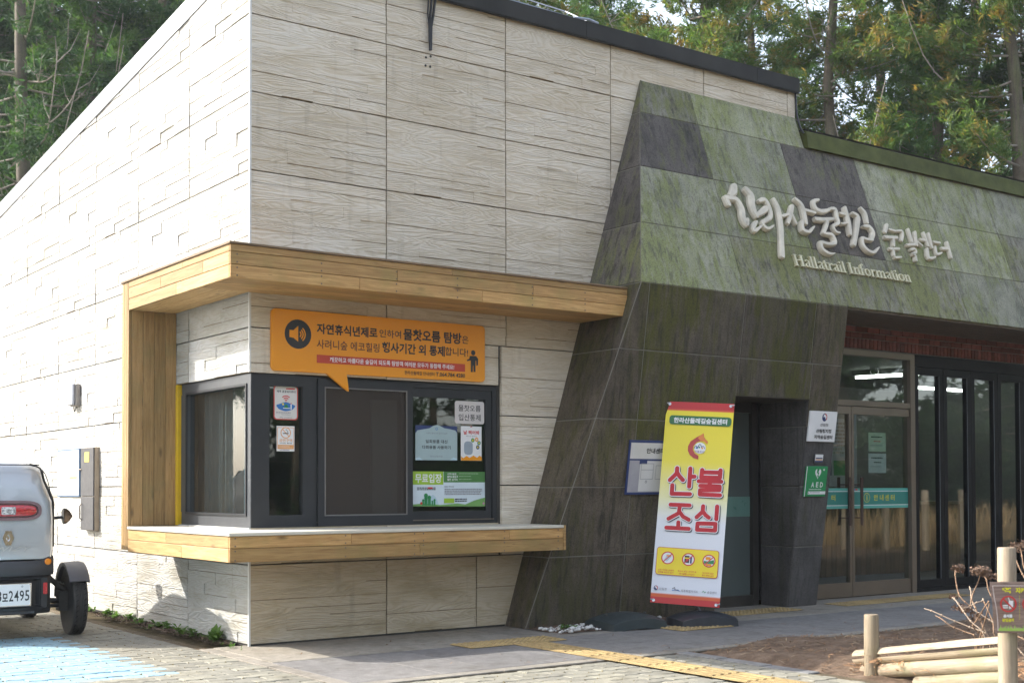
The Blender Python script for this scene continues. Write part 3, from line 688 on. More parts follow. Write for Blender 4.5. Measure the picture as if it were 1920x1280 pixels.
for i in range(26):
    a = i*2.4; e = .5+.9*((i*37) % 10)/10; d = np.array((math.cos(a)*math.cos(e), math.sin(a)*math.cos(e), math.sin(e))); q = np.array((-math.sin(a), math.cos(a), 0))*.012; p0 = np.array((0, 0, .12)); p1 = p0+d*.14; p2 = p0+d*.27+np.array((0, 0, -.03)); lf_.add([tuple(v) for v in (p0+q*.5, p0-q*.5, p1-q, p1+q, p2)], [(0, 1, 2, 3), (3, 2, 4)])
lf_.build('leaves', mat('house_leaf', (.05, .11, .04), .5, .3), hp)['kind'] = 'stuff'
ct = thing('reception_counter', 'brown wooden reception counter inside the entrance hall', 'counter', (0, 0, 0))
MB().box((8.5, 2.2, .012), (12, 2.7, .95)).build('carcass', mat('counter_core', (.06, .04, .025), .6), ct); MB().cbox((8.45, 2.1, .951), (12.05, 2.75, .99)).build('top', mat('counter_slab', (.13, .09, .06), .4), ct)
cw = wood_mat('counter_slat', (.15, .10, .06), (.085, .055, .03), 2, False); x = 8.52
sl_ = MB().cbox((0, 0, 0), (.095, .02, .93), .003); first = None
while x < 11.95:
    if first is None: o = first = sl_.build('slat', cw, ct)
    else: o = first.copy(); COL.objects.link(o)
    o.location = (x, 2.178, .016); x += .1
for i, (x, z, wd, hh) in enumerate(((8.75, 1.15, .95, 1.35), (10.0, 1.2, 1.2, 1.25), (11.5, 1.2, 1.2, 1.25))):
    o = MB().cbox((0, 0, 0), (wd, .02, hh), .003).build('wall_poster', mat('hall_poster', (.40, .43, .50), .6, .05), loc=(x, 4.575, z))
    tag(o, ['tall pale blue text poster on the back wall of the entrance hall', 'wide pale poster with dark photo strips on the hall wall', 'pale poster at the far end of the hall wall'][i], 'poster')
    p_ = Print(o); p_.rect(.06, hh-.16, wd-.06, hh-.08, GREYP); p_.greek(.08, .5, wd-.08, hh-.22, GREYP, 9, i)
    p_.rect(.08, .18, wd*.48, .42, NAVY); p_.rect(wd*.52, .18, wd-.08, .42, GRN); p_.done()
# ------------------------------------------------------------------ ground, paving, walkway
def soil_mat(name, a, b_, c3):
    m, t, b = base_mat(name, .95, spec=.15); k = NB(t); v = k.coords((1, 1, 1), False)
    c = k.ramp(k.noise(v, 9, 7, .68), [(.3, a), (.52, b_), (.72, c3)]); c = k.mix(.7, c, k.ramp(k.noise(v, 130, 3, .7), [(.3, (.45,)*3), (.6, (1.1,)*3), (.8, (1.5, 1.45, 1.35))]), 'MULTIPLY')
    k.l(c, b.inputs['Base Color']); k.l(k.bump(k.noise(v, 70, 6, .7), .8, .02), b.inputs['Normal']); return m
SOIL = soil_mat('needle_litter_soil', (.10, .069, .048), (.18, .127, .09), (.27, .20, .148)); FOREST = soil_mat('forest_floor', (.05, .042, .022), (.10, .078, .042), (.16, .125, .07))
DIRT = soil_mat('joint_dirt', (.10, .08, .055), (.15, .12, .08), (.20, .165, .12))
def paver_mat(name, col, objv, paint=None):
    m, t, b = base_mat(name, .85, spec=.3); k = NB(t); v = k.coords()
    c = k.ramp(k.noise(v, 16, 5, .6), [(.3, tuple(x*.83 for x in col)), (.7, tuple(min(1, x*1.13) for x in col))])
    c = k.mix(.65, c, k.ramp(k.noise(v, 160, 2, .6), [(.33, (.6,)*3), (.55, (1, 1, 1)), (.75, (1.18,)*3)]), 'MULTIPLY')
    c = k.mix(1., c, k.ramp(k.objrand(), [(0, (1-objv, 1-objv, 1-objv*.8)), (1, (1+objv, 1+objv*.9, 1+objv*.75))]), 'MULTIPLY')
    wp = k.n('NewGeometry').outputs['Position']; c = k.mix(1., c, k.ramp(k.noise(wp, .9, 6, .65), [(.3, (.74, .73, .72)), (.5, (1, 1, 1)), (.72, (1.12, 1.1, 1.06))]), 'MULTIPLY')
    c = k.mix(1., c, k.ramp(k.noise(wp, 5, 5, .7), [(.36, (.80, .79, .76)), (.5, (1, 1, 1))]), 'MULTIPLY')
    if paint: c = k.mix(k.ramp(k.noise(v, 22, 6, .7), [(.38, (.35,)*3), (.5, (.96,)*3)]), c, paint)
    k.l(c, b.inputs['Base Color']); k.l(k.bump(k.noise(v, 150, 4, .7), .35, .004), b.inputs['Normal']); return m
PAV = paver_mat('paver_concrete', (.245, .235, .19), .16); PAVB = paver_mat('paver_blue_paint', (.245, .235, .19), .1, (.24, .385, .47))
SLABL = paver_mat('slab_pale_granite', (.27, .245, .205), .07); SLABD = paver_mat('slab_dark_granite', (.185, .178, .17), .10); EDGE = paver_mat('edge_stone', (.25, .23, .195), .08)
TACT = paver_mat('tactile_yellow', (.36, .265, .125), .14); KERB = paver_mat('kerb_grey', (.19, .19, .19), .1)

gm = MB(); gm.add([(-150, -150, -.035), (150, -150, -.035), (150, 150, -.035), (-150, 150, -.035)], [(0, 1, 2, 3)])
tag(gm.build('ground', FOREST), kind='structure')
pv = MB(); pv.box((-5.2, -5.2, -.03), (-.25, 12, -.013)); pv.box((-.25, -5.2, -.03), (2.46, -2.2, -.013))
PAVING = tag(pv.build('paving', DIRT), kind='structure')
PL_, PW_, S_ = .225, .1125, .0085
WV = [0, S_, -S_, 0, S_, -S_, 0]
def paver_mb(mb, x, y, dz=0., half=False):
    us = [0, PL_/8, 3*PL_/8, PL_/2, 5*PL_/8, 7*PL_/8, PL_]; g_ = .0028; n_ = 4 if half else 7; us = us[:n_]; l = us[-1]
    low = [(u+(g_ if i == 0 else -g_ if i == n_-1 else 0), WV[i]+g_) for i, u in enumerate(us)]; top = [(u+(g_ if i == 0 else -g_ if i == n_-1 else 0), WV[i]+PW_-g_) for i, u in enumerate(us)]
    ring = low+[(l-g_+(0 if half else .006), PW_*.5)]+top[::-1]+[(g_+.006, PW_*.5)]
    c = np.mean(ring, 0); rings = []
    for z, f in ((-.03, 0), (-.005, 0), (0., 1)):
        rings.append([(x+c[0]+(a-c[0])*(1-.006/l*2*f), y+c[1]+(b-c[1])*(1-.075*f), z+dz) for a, b in ring])
    n = len(ring); vs = [p for r in rings for p in r]
    fs = [(i*n+j, i*n+(j+1) % n, (i+1)*n+(j+1) % n, (i+1)*n+j) for i in range(2) for j in range(n)]+[tuple(range(2*n, 3*n))]
    mb.add(vs, fs)
def painted(x, y): return x+.11 < -1.03 and -1.06 < y < 1.62
cells = []
for r in range(-46, 80):
    y = r*PW_
    runs = [(-.37, -4.9, -1)]
    if y+PW_ < -2.195: runs = [(1.642, -4.9, -1), (1.948, 2.30, 1)]
    for a, b, sg in runs:
        x = a; half = bool(r % 2)
        while (x-b)*sg < -.10:
            l = PL_/2 if half else PL_
            if sg > 0 and x+l > b+.01: l = PL_/2; half = True
            if sg > 0 and x+l > b+.01: break
            x0 = x if sg > 0 else x-l
            p = proj((x0+l/2, y+.056, 0))
            if p[2] > 1: cells.append((p[2], x0, y, -40 < p[0] < 1960 and 1080 < p[1] < 1310, half))
            x += sg*l; half = False
cells.sort()
far = MB(); prot = {}
near_n = 0
for d, x, y, vis, half in cells:
    pb = painted(x, y); dz = random.uniform(-.0025, .002)
    if vis and near_n < 300:
        near_n += 1; key = (pb, half)
        if key not in prot:
            mb = MB(); paver_mb(mb, 0, 0, 0, half); prot[key] = o = mb.build('paver', PAVB if pb else PAV, PAVING)
        else: o = prot[key].copy(); COL.objects.link(o)
        o.location = (x, y, dz); o.rotation_euler = (random.uniform(-.008, .008), random.uniform(-.006, .006), random.uniform(-.012, .012))
    else: far.cm = 1 if pb else 0; paver_mb(far, x, y, dz, half)
far.build('paver_field', [PAV, PAVB], PAVING)['kind'] = 'stuff'
# moss and grit sitting in the notches of the joints
mo = MB()
for d, x, y, vis, half in cells:
    if not vis or d > 13: continue
    for q in (0, PL_/2):
        if random.random() < .6:
            cx, cy = x+q+random.uniform(-.008, .008), y+random.uniform(-.006, .006); r = random.uniform(.004, .011)
            mo.add([(cx+r*math.cos(a)*random.uniform(.6, 1.3), cy+r*math.sin(a)*.8, -.004) for a in (0, 1.05, 2.1, 3.14, 4.2, 5.2)]+[(cx, cy, .003+random.uniform(0, .005))], [(i, (i+1) % 6, 6) for i in range(6)])
tag(mo.build('joint_moss', mat('joint_moss', (.16, .125, .05), .95, .4, 30)), kind='stuff')

WALK = MB().box((-.25, -2.2, -.03), (14, .11, -.006)).build('walkway', DIRT); tag(WALK, kind='structure')
def slab(x0, x1, y0, y1, m, name='paving_slab', z=.004):
    MB().cbox((x0+.0025, y0+.0025, -.025), (x1-.0025, y1-.0025, z+random.uniform(-.001, .001)), .003).build(name, m, WALK)
for y0, y1 in ((-1.10, .08), (-2.2, -1.105)): slab(-.365, -.254, y0, y1, SLABL, 'edge_stone')
xs = [-.25, .80]+[.80+1.2*i for i in range(1, 12)]
for a, b_ in zip(xs[:-1], xs[1:]):
    if a > 9.5: b_ = 13.9
    if a > 10: break
    # beds are cut round the portal: pale strip along the wall, dark slabs outside
    slab(a, b_, -.93, .09, SLABL); slab(a, (a+b_)/2+.13, -2.08, -.93, SLABD); slab((a+b_)/2+.13, b_, -2.08, -.93, SLABD)
    slab(a, b_, -2.2, -2.08, EDGE, 'edge_stone')
def tactile(dome):
    mb = MB(); mb.cbox((.0015, .0015, 0), (.2985, .2985, .0065), .002)
    if dome:
        for i in range(6):
            for j in range(6): mb.lathe([(.016, .006), (.014, .0105), (.009, .012)], 7, Matrix.Translation((.025+.05*i, .025+.05*j, 0)))
    else:
        for i in range(4): mb.cbox((.022+.07*i, .008, .005), (.022+.07*i+.036, .292, .0115), .005)
    return mb
tiles = [(True, 1.26+.3*i, -1.14) for i in range(3)]+[(True, 3.30+.3*i, -1.24) for i in range(2)]+[(True, 4.30+.3*i, -.60) for i in range(4)]+[(True, 6.15+.3*i, -.60) for i in range(7)]
tiles += [(False, 1.645, -1.44-.3*i) for i in range(12)]
tp_ = {}
for dome, x, y in tiles:
    if dome not in tp_: tp_[dome] = o = tactile(dome).build('tactile_tile', TACT, WALK)
    else: o = tp_[dome].copy(); COL.objects.link(o)
    o.location = (x, y, .0062); o.rotation_euler = (0, 0, random.uniform(-.004, .004))
for i, (y0, y1) in enumerate(((-2.62, -2.21), (-3.04, -2.63), (-3.45, -3.05))):
    o = MB().cbox((2.31, y0, -.03), (2.42, y1, .006-.004*i), .004).build('kerb_stone', KERB, PAVING)
# soil bed with needle litter
def soilz(x, y): return .012+.030*math.sin(x*2.1+1)*math.sin(y*1.7)+.018*math.sin(x*5.3+y*4.1)+.05*min(1, max(0, (x-2.6)/2.5))*min(1, max(0, (-2.3-y)/1.2))
def bed(name, x0, x1, y0, y1, nx, ny, zf, m):
    vs = [(x0+(x1-x0)*i/nx, y0+(y1-y0)*j/ny, zf(x0+(x1-x0)*i/nx, y0+(y1-y0)*j/ny)) for j in range(ny+1) for i in range(nx+1)]
    mb = MB(); mb.add(vs, [(j*(nx+1)+i, j*(nx+1)+i+1, (j+1)*(nx+1)+i+1, (j+1)*(nx+1)+i) for j in range(ny) for i in range(nx)]); return mb.build(name, m, smooth='all')
def zb_(x, y):
    e = min(1, max(0, (x-2.40)/.14))*min(1, max(0, (-2.2-y)/.10)); return -.02+e*(.028+max(0, soilz(x, y)))
tag(bed('soil_bed', 2.40, 15, -9, -2.2, 160, 120, zb_, SOIL), kind='structure')
def litter(name, n, pos, m, lo=.03, hi=.09, w=.0035, lift=.01):
    mb = MB(); V = []; F = []
    for i in range(n):
        x, y, z = pos(); a = random.uniform(0, 6.283); l = random.uniform(lo, hi); e = random.uniform(-.25, .35); z += lift*random.random()
        d = np.array((math.cos(a), math.sin(a), e*.5)); q = np.array((-math.sin(a), math.cos(a), .2))*w*random.uniform(.6, 1.5); p = np.array((x, y, z)); mid = p+d*l*.5+np.array((0, 0, random.uniform(0, .012))); o = len(V)
        V += [p+q, p-q, mid-q, mid+q, p+d*l]; F += [(o, o+1, o+2, o+3), (o+3, o+2, o+4)]
    mb.add(V, F); return mb.build(name, m)
LIT = mat('dead_needles', (.20, .115, .06), .85, .35, 3); LIT2 = mat('pale_straw', (.34, .25, .15), .85, .3, 3)
def soilpos():
    while True:
        x = random.uniform(2.45, 9); y = random.uniform(-5.6, -2.22)
        if random.random() < 1.2/(1+.25*max(0, x-3.5)**1.3): return x, y, zb_(x, y)
tag(litter('needle_litter', 5200, soilpos, LIT, .03, .10, .0028, .012), kind='stuff')
tag(litter('straw_litter', 1100, soilpos, LIT2, .04, .14, .0028, .016), kind='stuff')
def fencepos(): 
    t = random.random()**.7; return 2.5+.35*t+random.gauss(0, .14), -3.75-.75*t+random.gauss(0, .16)-.1, .07
tag(litter('heaped_needles', 900, fencepos, mat('orange_dead_needles', (.36, .19, .085), .85, .3, 3), .04, .13, .003, .06), kind='stuff')
def walkpos(): 
    if random.random() < .5: x, y = random.uniform(1.2, 9), random.gauss(-2.15, .10)
    else: x, y = random.uniform(0, 8), random.uniform(-2.1, -.1)
    return x, y, .006
tag(litter('scattered_needles', 170, walkpos, LIT, .02, .07, .0025, .003), kind='stuff')
# bed of white pebbles along the portal foot
def pz(x, y): return .008+.008*math.sin(x*9)*math.sin(y*11)
tag(bed('pebble_bed', 2.36, 4.10, -.80, -.27, 30, 12, pz, SOIL), kind='structure')
pb_ = MB()
ico = bmesh.new(); bmesh.ops.create_icosphere(ico, subdivisions=1, radius=1); IV = [v.co.copy() for v in ico.verts]; IF = [tuple(v.index for v in f.verts) for f in ico.faces]; ico.free()
def blob(mb, p, s, rot, jit=.0):
    M = Matrix.Translation(p) @ Matrix.Rotation(rot, 4, 'Z') @ Matrix.Diagonal((*s, 1)); mb.add([tuple(M @ (v*(1+random.uniform(-jit, jit)))) for v in IV], IF)
for i in range(150):
    x = random.gauss(2.72, .17) if random.random() < .8 else random.uniform(2.4, 4.0); y = random.uniform(-.78, -.42)
    if x < 2.33 or x > 4.05: continue
    r = random.uniform(.010, .022); blob(pb_, (x, y, pz(x, y)+r*.45+random.choice([0, 0, .012])), (r*1.35, r, r*.75), random.uniform(0, 3), .12)
tag(pb_.build('pebbles', mat('white_pebble', (.58, .57, .54), .6, .15, 20), smooth='all'), kind='stuff')
tag(litter('bed_litter', 420, lambda: (random.uniform(2.4, 4.0), random.uniform(-.8, -.35), .012), mat('red_brown_litter', (.16, .075, .045), .85, .3, 3), .02, .07, .003, .02), kind='stuff')
LEAFG = None
def leaf_mat(name, a, b_, c3, trans=.35):
    m = bpy.data.materials.new(name); m.use_nodes = True; t = m.node_tree; k = NB(t); b = t.nodes['Principled BSDF']; out = [n_ for n_ in t.nodes if n_.type == 'OUTPUT_MATERIAL'][0]
    v = k.coords((1, 1, 1)); c = k.ramp(k.noise(v, 1.9, 6, .72), [(.30, a), (.5, b_), (.70, c3)])
    k.l(c, b.inputs['Base Color']); b.inputs['Roughness'].default_value = .6; b.inputs['Specular IOR Level'].default_value = .25
    tl = k.n('BsdfTranslucent'); k.l(k.mix(1., c, (1.5, 1.6, .8), 'MULTIPLY'), tl.inputs[0]); mx = k.n('MixShader'); mx.inputs[0].default_value = trans
    k.l(b.outputs[0], mx.inputs[1]); k.l(tl.outputs[0], mx.inputs[2]); k.l(mx.outputs[0], out.inputs['Surface']); return m
WEED = leaf_mat('weed_leaf', (.05, .10, .02), (.08, .16, .03), (.13, .22, .04))
def weed(mb, p, n, l, w, up=.8):
    for i in range(n):
        a = random.uniform(0, 6.283); e = random.uniform(.2, up); L = l*random.uniform(.5, 1.2); d = np.array((math.cos(a)*math.cos(e), math.sin(a)*math.cos(e), math.sin(e))); q = np.array((-math.sin(a), math.cos(a), 0))*w*random.uniform(.6, 1.3)
        p0 = np.array(p, float)+np.array((random.gauss(0, l*.12), random.gauss(0, l*.12), random.uniform(0, l*.5))); p1 = p0+d*L*.5; p2 = p0+d*L+np.array((0, 0, -L*.25)); o = len(mb.v)
        mb.add([p0+q*.25, p0-q*.25, p1-q, p1+q, p2], [(0, 1, 2, 3), (3, 2, 4)])
wd = MB()
for i in range(40):
    y = random.choice([random.uniform(.9, 2.2), random.uniform(.5, 2.5), random.gauss(3.0, .35)]); weed(wd, (-.03-abs(random.gauss(0, .05)), y, .0), random.randint(6, 13), random.uniform(.045, .10), .014)
for i in range(5): weed(wd, (-.07, .50+random.gauss(0, .03), 0), 14, .12, .018, 1.2)
for i in range(7): weed(wd, (-.12-random.random()*.05, random.uniform(-.2, .2), 0), 5, .05, .004, 1.2)
for i in range(8): weed(wd, (random.uniform(2.45, 2.66), random.uniform(-.72, -.5), .02), 8, .05, .012)
tag(wd.build('weeds', WEED), kind='stuff')
tag(litter('wall_foot_litter', 900, lambda: (-.02-abs(random.gauss(0, .07)), random.uniform(.25, 3.3), -.004), mat('leaf_mould', (.12, .08, .055), .9, .4, 3), .02, .07, .004, .02), kind='stuff')
# ------------------------------------------------------------------ signs, stickers, lettering, small wall fixtures
def zm(ox, oy, sc): return lambda x, y: (ox+x/sc, oy+y/sc)
class Face:
    """local frame of a sign on a vertical (or leaning) plane: photograph pixels in, metres out"""
    def __init__(s, n, d, zoom, ox, oz, slope=1.): s.n, s.d, s.z, s.ox, s.oz, s.k = n, d, zoom, ox, oz, slope
    def __call__(s, x, y):
        P = plane(*s.z(x, y), s.n, s.d); return float(P[0]-s.ox), float((P[2]-s.oz)*s.k)
def place(o, x, y, z, tilt=0.): o.location = (x, y, z); o.rotation_euler = (tilt, 0, 0); return o
def board(name, label, cat, x, y, z, w, h, m, th=.012, r=0., tilt=0., group=None):
    mb = MB()
    if r:
        p = []
        for cx, cy, a0 in ((w-r, r, -90), (w-r, h-r, 0), (r, h-r, 90), (r, r, 180)): p += [(cx+r*math.cos(R(a0+a)), cy+r*math.sin(R(a0+a))) for a in (0, 30, 60, 90)]
        mb.loft([[(u, 0, v) for u, v in p], [(u, th, v) for u, v in p]])
    else: mb.cbox((0, 0, 0), (w, th, h), min(.002, th*.3))
    return place(tag(mb.build(name, m), label, cat, group), x, y, z, tilt)

# --- orange speech-bubble sign above the ticket window
SY = -.03; z3 = zm(480, 560, 4)
A = PY(509.5, 577, SY); Bq = PY(909, 611, SY); C_ = PY(509.5, 694, SY); W_, H_ = float(Bq[0]-A[0]), float(A[2]-C_[2])
F = Face((0, 1, 0), SY, z3, float(A[0]), float(C_[2]))
r = .035; out = []
for cx, cy, a0 in ((W_-r, r, -90), (W_-r, H_-r, 0), (r, H_-r, 90), (r, r, 180)): out += [(cx+r*math.cos(R(a0+a)), cy+r*math.sin(R(a0+a))) for a in (0, 22, 45, 68, 90)]
ta, tb, tc = F(530, 560), F(694, 694), F(682, 574); out = out[:]  # tail goes along the lower edge, which runs between the last and the first point
out += [(ta[0], 0), (tb[0]-.006, tb[1]+.004), (tb[0]+.004, tb[1]), (tc[0], 0)]
osg = MB().loft([[(u, 0, v) for u, v in out], [(u, .026, v) for u, v in out]]).build('speech_bubble_sign', mat('sign_orange', (.78, .29, .003), .42, .03, 2))
place(tag(osg, 'orange speech-bubble sign with black Korean text above the ticket window', 'sign'), float(A[0]), SY, float(C_[2]))
p = Print(osg)
u, v = F(315, 265); rr = (F(415, 265)[0]-F(215, 265)[0])/2
p.disc(u, v, rr, INK); p.up()
q = lambda x, y: F(x, y)
p.poly([q(250, 232), q(280, 236), q(316, 203), q(316, 322), q(280, 292), q(250, 287)], ORG)
for i, rad in enumerate((.030, .048, .066)): p.ring(u+.0, v, rad, .010, ORG, -52, 52, n=12)
def T(body, x0, yt, yb, x1, m, bold=.012, pp=None, FF=None, grow=0.):
    FF = FF or F; a = FF(x0, yt); b = FF(x0, yb); c = FF(x1, yt); (pp or p).text(body, a[0], b[1], c[0], a[1], m, bold, grow)
T('자연휴식년제로', 455, 182, 262, 910, INK, .03); T('인하여', 925, 228, 288, 1087, INK, .012); T('물찻오름 탐방', 1105, 222, 310, 1540, INK, .035); T('은', 1545, 278, 335, 1592, INK, .015)
T('사려니숲 에코힐링', 455, 302, 372, 925, mat('print_brown', (.07, .02, .015), .5), .008); T('행사기간 외 통제', 945, 322, 402, 1415, INK, .035); T('합니다!', 1418, 362, 424, 1590, INK, .012)
a, b, c = F(455, 418), F(455, 480), F(1567, 490); p.rect(a[0], b[1], c[0], a[1], mat('band_red', (.50, .05, .02), .5)); p.up()
T('깨끗하고 아름다운 숲길이 되도록 탐방객 여러분 모두가 동참해 주세요!', 553, 436, 474, 1485, WHT, .02); T('한라산둘레길 안내센터', 1113, 538, 567, 1337, INK, .008); T('T.064.784 4280', 1348, 549, 580, 1567, INK, .02)
u, v = F(1628, 405); p.disc(u, v, .022, INK)
p.poly([q(1603, 428), q(1650, 430), q(1665, 450), q(1663, 500), q(1652, 502), q(1650, 465), q(1645, 465), q(1645, 548), q(1631, 549), q(1629, 500), q(1626, 500), q(1624, 549), q(1610, 549), q(1610, 462), q(1604, 462), q(1582, 468), q(1580, 458), q(1598, 450)], INK)
p.done()

# --- stickers on the glass
GY_ = .0535
def sticker(name, label, cat, zoom, x0, y0, x1, y1, m, yp, r=0.):
    a = plane(*zoom(x0, y0), (0, 1, 0), yp); b = plane(*zoom(x0, y1), (0, 1, 0), yp); c = plane(*zoom(x1, y0), (0, 1, 0), yp)
    w, h = float(c[0]-a[0]), float(a[2]-b[2]); o = board(name, label, cat, float(a[0]), yp, float(b[2]), w, h, m, .001, r)
    return o, w, h, Face((0, 1, 0), yp, zoom, float(a[0]), float(b[2]))
z8 = zm(500, 710, 8.5375); z7 = zm(760, 720, 5.333)
o, w, h, F = sticker('sticker', 'red-bordered white wifi sticker on the narrow window pane', 'sticker', z8, 112, 98, 500, 650, mat('sticker_red', (.55, .05, .04), .4), GY_, .025)
p = Print(o); p.rrect(.008, .008, w-.008, h-.008, .02, PAPER); p.up()
T('제주 공공와이파이', 160, 178, 218, 460, INK, .02); a, b, c = F(308, 148), F(308, 168), F(450, 150); p.rect(a[0], b[1], c[0], a[1], RED)
u, v = F(308, 368); p.disc(u, v, .0045, RED)
for rad in (.018, .034, .050): p.ring(u, v, rad, .008, RED, 48, 132, n=10)
u, v = F(305, 445); p.poly([(u+math.cos(t)*.078*(1+.08*math.sin(5*t)), v+math.sin(t)*.032*(1+.1*math.cos(4*t))) for t in [i*.26 for i in range(24)]], BLUE); p.up()
p.poly([F(270, 465), F(300, 405), F(320, 410), F(350, 465)], GRN); u, v = F(260, 405); p.disc(u, v, .008, YEL); a, b, c = F(380, 405), F(380, 490), F(398, 400); p.rect(a[0], b[1], c[0], a[1], WHT); a, b, c = F(383, 385), F(383, 404), F(396, 384); p.rect(a[0], b[1], c[0], a[1], RED)
a, b, c = F(262, 462), F(262, 474), F(370, 462); p.rect(a[0], b[1], c[0], a[1], WHT); a, b, c = F(150, 530), F(150, 552), F(460, 530); p.greek(a[0], b[1], c[0], a[1], GREYP, 1, 1); a, b, c = F(235, 566), F(235, 580), F(380, 566); p.greek(a[0], b[1], c[0], a[1], GREYP, 1, 2)
T('제주특별자치도', 275, 610, 630, 410, GREYP, .01); p.line([F(205, 625), F(225, 612), F(262, 625)], .004, GREYP); p.done()
o, w, h, F = sticker('sticker', 'white and orange no-smoking sticker below the wifi sticker', 'sticker', z8, 160, 750, 445, 1155, WHT, GY_)
LOR = mat('print_light_orange', (.72, .33, .11), .5)
p = Print(o); p.rect(.005, .022, w-.005, h-.010, LOR); p.up(); p.rect(.009, .026, w-.009, h-.014, WHT); p.up()
u, v = F(303, 862); p.ring(u, v, .044, .007, LOR); p.line([(u-.03, v+.03), (u+.03, v-.03)], .006, LOR); a, b, c = F(258, 864), F(258, 878), F(348, 864); p.rect(a[0], b[1], c[0], a[1], INK); p.line([F(300, 820), F(318, 808), F(325, 835), F(345, 840)], .005, GREYP); p.line([F(320, 845), F(335, 850), F(345, 868)], .004, GREYP)
T('금연구역', 200, 955, 1008, 405, LOR, .02); T('No Smoking', 207, 1018, 1038, 305, INK, .01); T('禁止吸煙', 325, 1018, 1038, 405, INK, .02)
a, b, c = F(180, 1052), F(180, 1120), F(430, 1052); p.rect(a[0], b[1], c[0], a[1], LOR); p.up(); p.greek(a[0]+.006, b[1]+.006, c[0]-.006, a[1]-.006, mat('print_cream', (.74, .55, .38), .5), 3, 4); a, b, c = F(205, 1132), F(205, 1146), F(410, 1132); p.greek(a[0], b[1], c[0], a[1], NAVY, 1, 4); p.done()
GZ = .058
o, w, h, F = sticker('sticker', 'rounded pale notice reading 물찻오름 입산통제 on the right pane', 'sticker', z7, 495, 165, 788, 392, mat('sticker_pale', (.60, .56, .54), .5, .03), GZ, .02)
p = Print(o); T('물찻오름', 530, 205, 268, 752, INK, .012); T('입산통제', 532, 296, 362, 752, INK, .012); p.done()
o, w, h, F = sticker('poster', 'pale teal scroll-topped poster about reusable goods in the right pane', 'poster', z7, 100, 408, 518, 758, NAVY, GZ)
PT = mat('poster_teal', (.34, .44, .45), .5, .05)
p = Print(o); p.poly([F(100, 758), F(518, 760), F(518, 490), F(500, 462), F(440, 448), F(390, 440), F(345, 415), F(312, 408), F(280, 415), F(240, 440), F(190, 448), F(120, 460), F(100, 490)], PT); p.up()
T('나부터 플라스틱 줄이기 실천', 208, 478, 497, 418, GREYP, .008); T('일회용품 대신', 202, 552, 588, 420, INK, .02); T('다회용품 사용하기', 168, 610, 645, 452, INK, .02); T('한라산둘레길', 248, 712, 728, 370, GREYP, .01)
u, v = F(312, 445); p.ring(u, v, .012, .004, BLUE); p.poly([F(100, 758), F(100, 740), F(140, 728), F(180, 758)], PBLUE); p.poly([F(440, 759), F(480, 730), F(517, 745), F(517, 760)], PBLUE); p.done()
o, w, h, F = sticker('poster', 'small white poster with red heading and four round pictures under the rounded notice', 'poster', z7, 555, 418, 762, 762, WHT, GZ)
p = Print(o); T('날 찍어봐', 582, 460, 502, 740, RED, .03); u, v = F(658, 432); p.ring(u, v, .010, .005, RED, 0, 180, n=8); T('한라산 둘레길', 608, 512, 524, 715, GREYP, .005)
for x, y, m_ in ((674, 560, GRN), (712, 553, ORG), (735, 588, TEAL), (722, 630, NAVY)): u, v = F(x, y); p.disc(u, v, .018, m_); p.up(); p.disc(u, v, .008, YEL if m_ is not ORG else WHT)
p.rrect(.03, .05, w*.56, h*.56, .03, mat('print_blue_grey', (.30, .35, .40), .5)); p.poly([F(556, 762), F(556, 722), F(580, 738), F(610, 715), F(640, 735), F(680, 712), F(715, 735), F(740, 712), F(762, 730), F(762, 762)], ORG); p.done()
tag(MB().cbox((0, -.004, 0), (.105, .0, .012), .001).build('clip', STEEL), 'small metal clip holding the top of the red-headed poster', 'clip').location = tuple(plane(*z7(562, 412), (0, 1, 0), GZ))
o, w, h, F = sticker('poster', 'green and white poster reading 무료입장 along the bottom of the right pane', 'poster', z7, 75, 870, 805, 1218, mat('poster_white', (.58, .66, .70), .5, .05), GZ)
p = Print(o); DG = mat('print_leaf_green', (.06, .19, .045), .5); a, b, c = F(383, 870), F(383, 980), F(805, 870); p.rect(a[0], b[1], w, h, DG); a, b, c = F(75, 870), F(75, 1003), F(383, 870); p.rect(0, b[1], c[0]-.004, h, LIME); p.up()
T('무료입장', 97, 893, 985, 362, WHT, .02); T('사려니숲길', 418, 885, 906, 508, WHT, .02); T('물찻오름입구', 418, 912, 936, 525, WHT, .02); T('월든 삼거리', 418, 942, 964, 520, WHT, .02)
for i, y in enumerate((888, 915, 945)): a, b, c = F(535, y), F(535, y+16), F(740-i*40, y); p.greek(a[0], b[1], c[0], a[1], mat('print_sage', (.25, .40, .22), .5), 1, i)
a, b, c = F(115, 1030), F(115, 1064), F(325, 1030); p.greek(a[0], b[1], c[0], a[1], INK, 2, 5); a, b, c = F(222, 1028), F(222, 1044), F(272, 1028); p.up(); p.rect(a[0], b[1], c[0], a[1], RED)
T('탐방시 주의사항', 392, 1016, 1032, 483, INK, .01); a, b, c = F(390, 1044), F(390, 1112), F(790, 1044); p.greek(a[0], b[1], c[0], a[1], GREYP, 4, 6)
a, b, c = F(385, 1140), F(385, 1188), F(488, 1140); p.rect(a[0], b[1], c[0], a[1], LIME); a, b, c = F(495, 1142), F(495, 1182), F(650, 1142); p.greek(a[0], b[1], c[0], a[1], INK, 2, 8)
p.poly([F(75, 1219), F(75, 1200), F(200, 1190), F(350, 1205), F(520, 1190), F(600, 1200), F(690, 1160), F(760, 1140), F(804, 1130), F(804, 1220)], mat('print_hill', (.16, .34, .09), .5)); p.poly([F(210, 1192), F(250, 1120), F(275, 1102), F(300, 1125), F(335, 1200)], PBLUE); p.up()
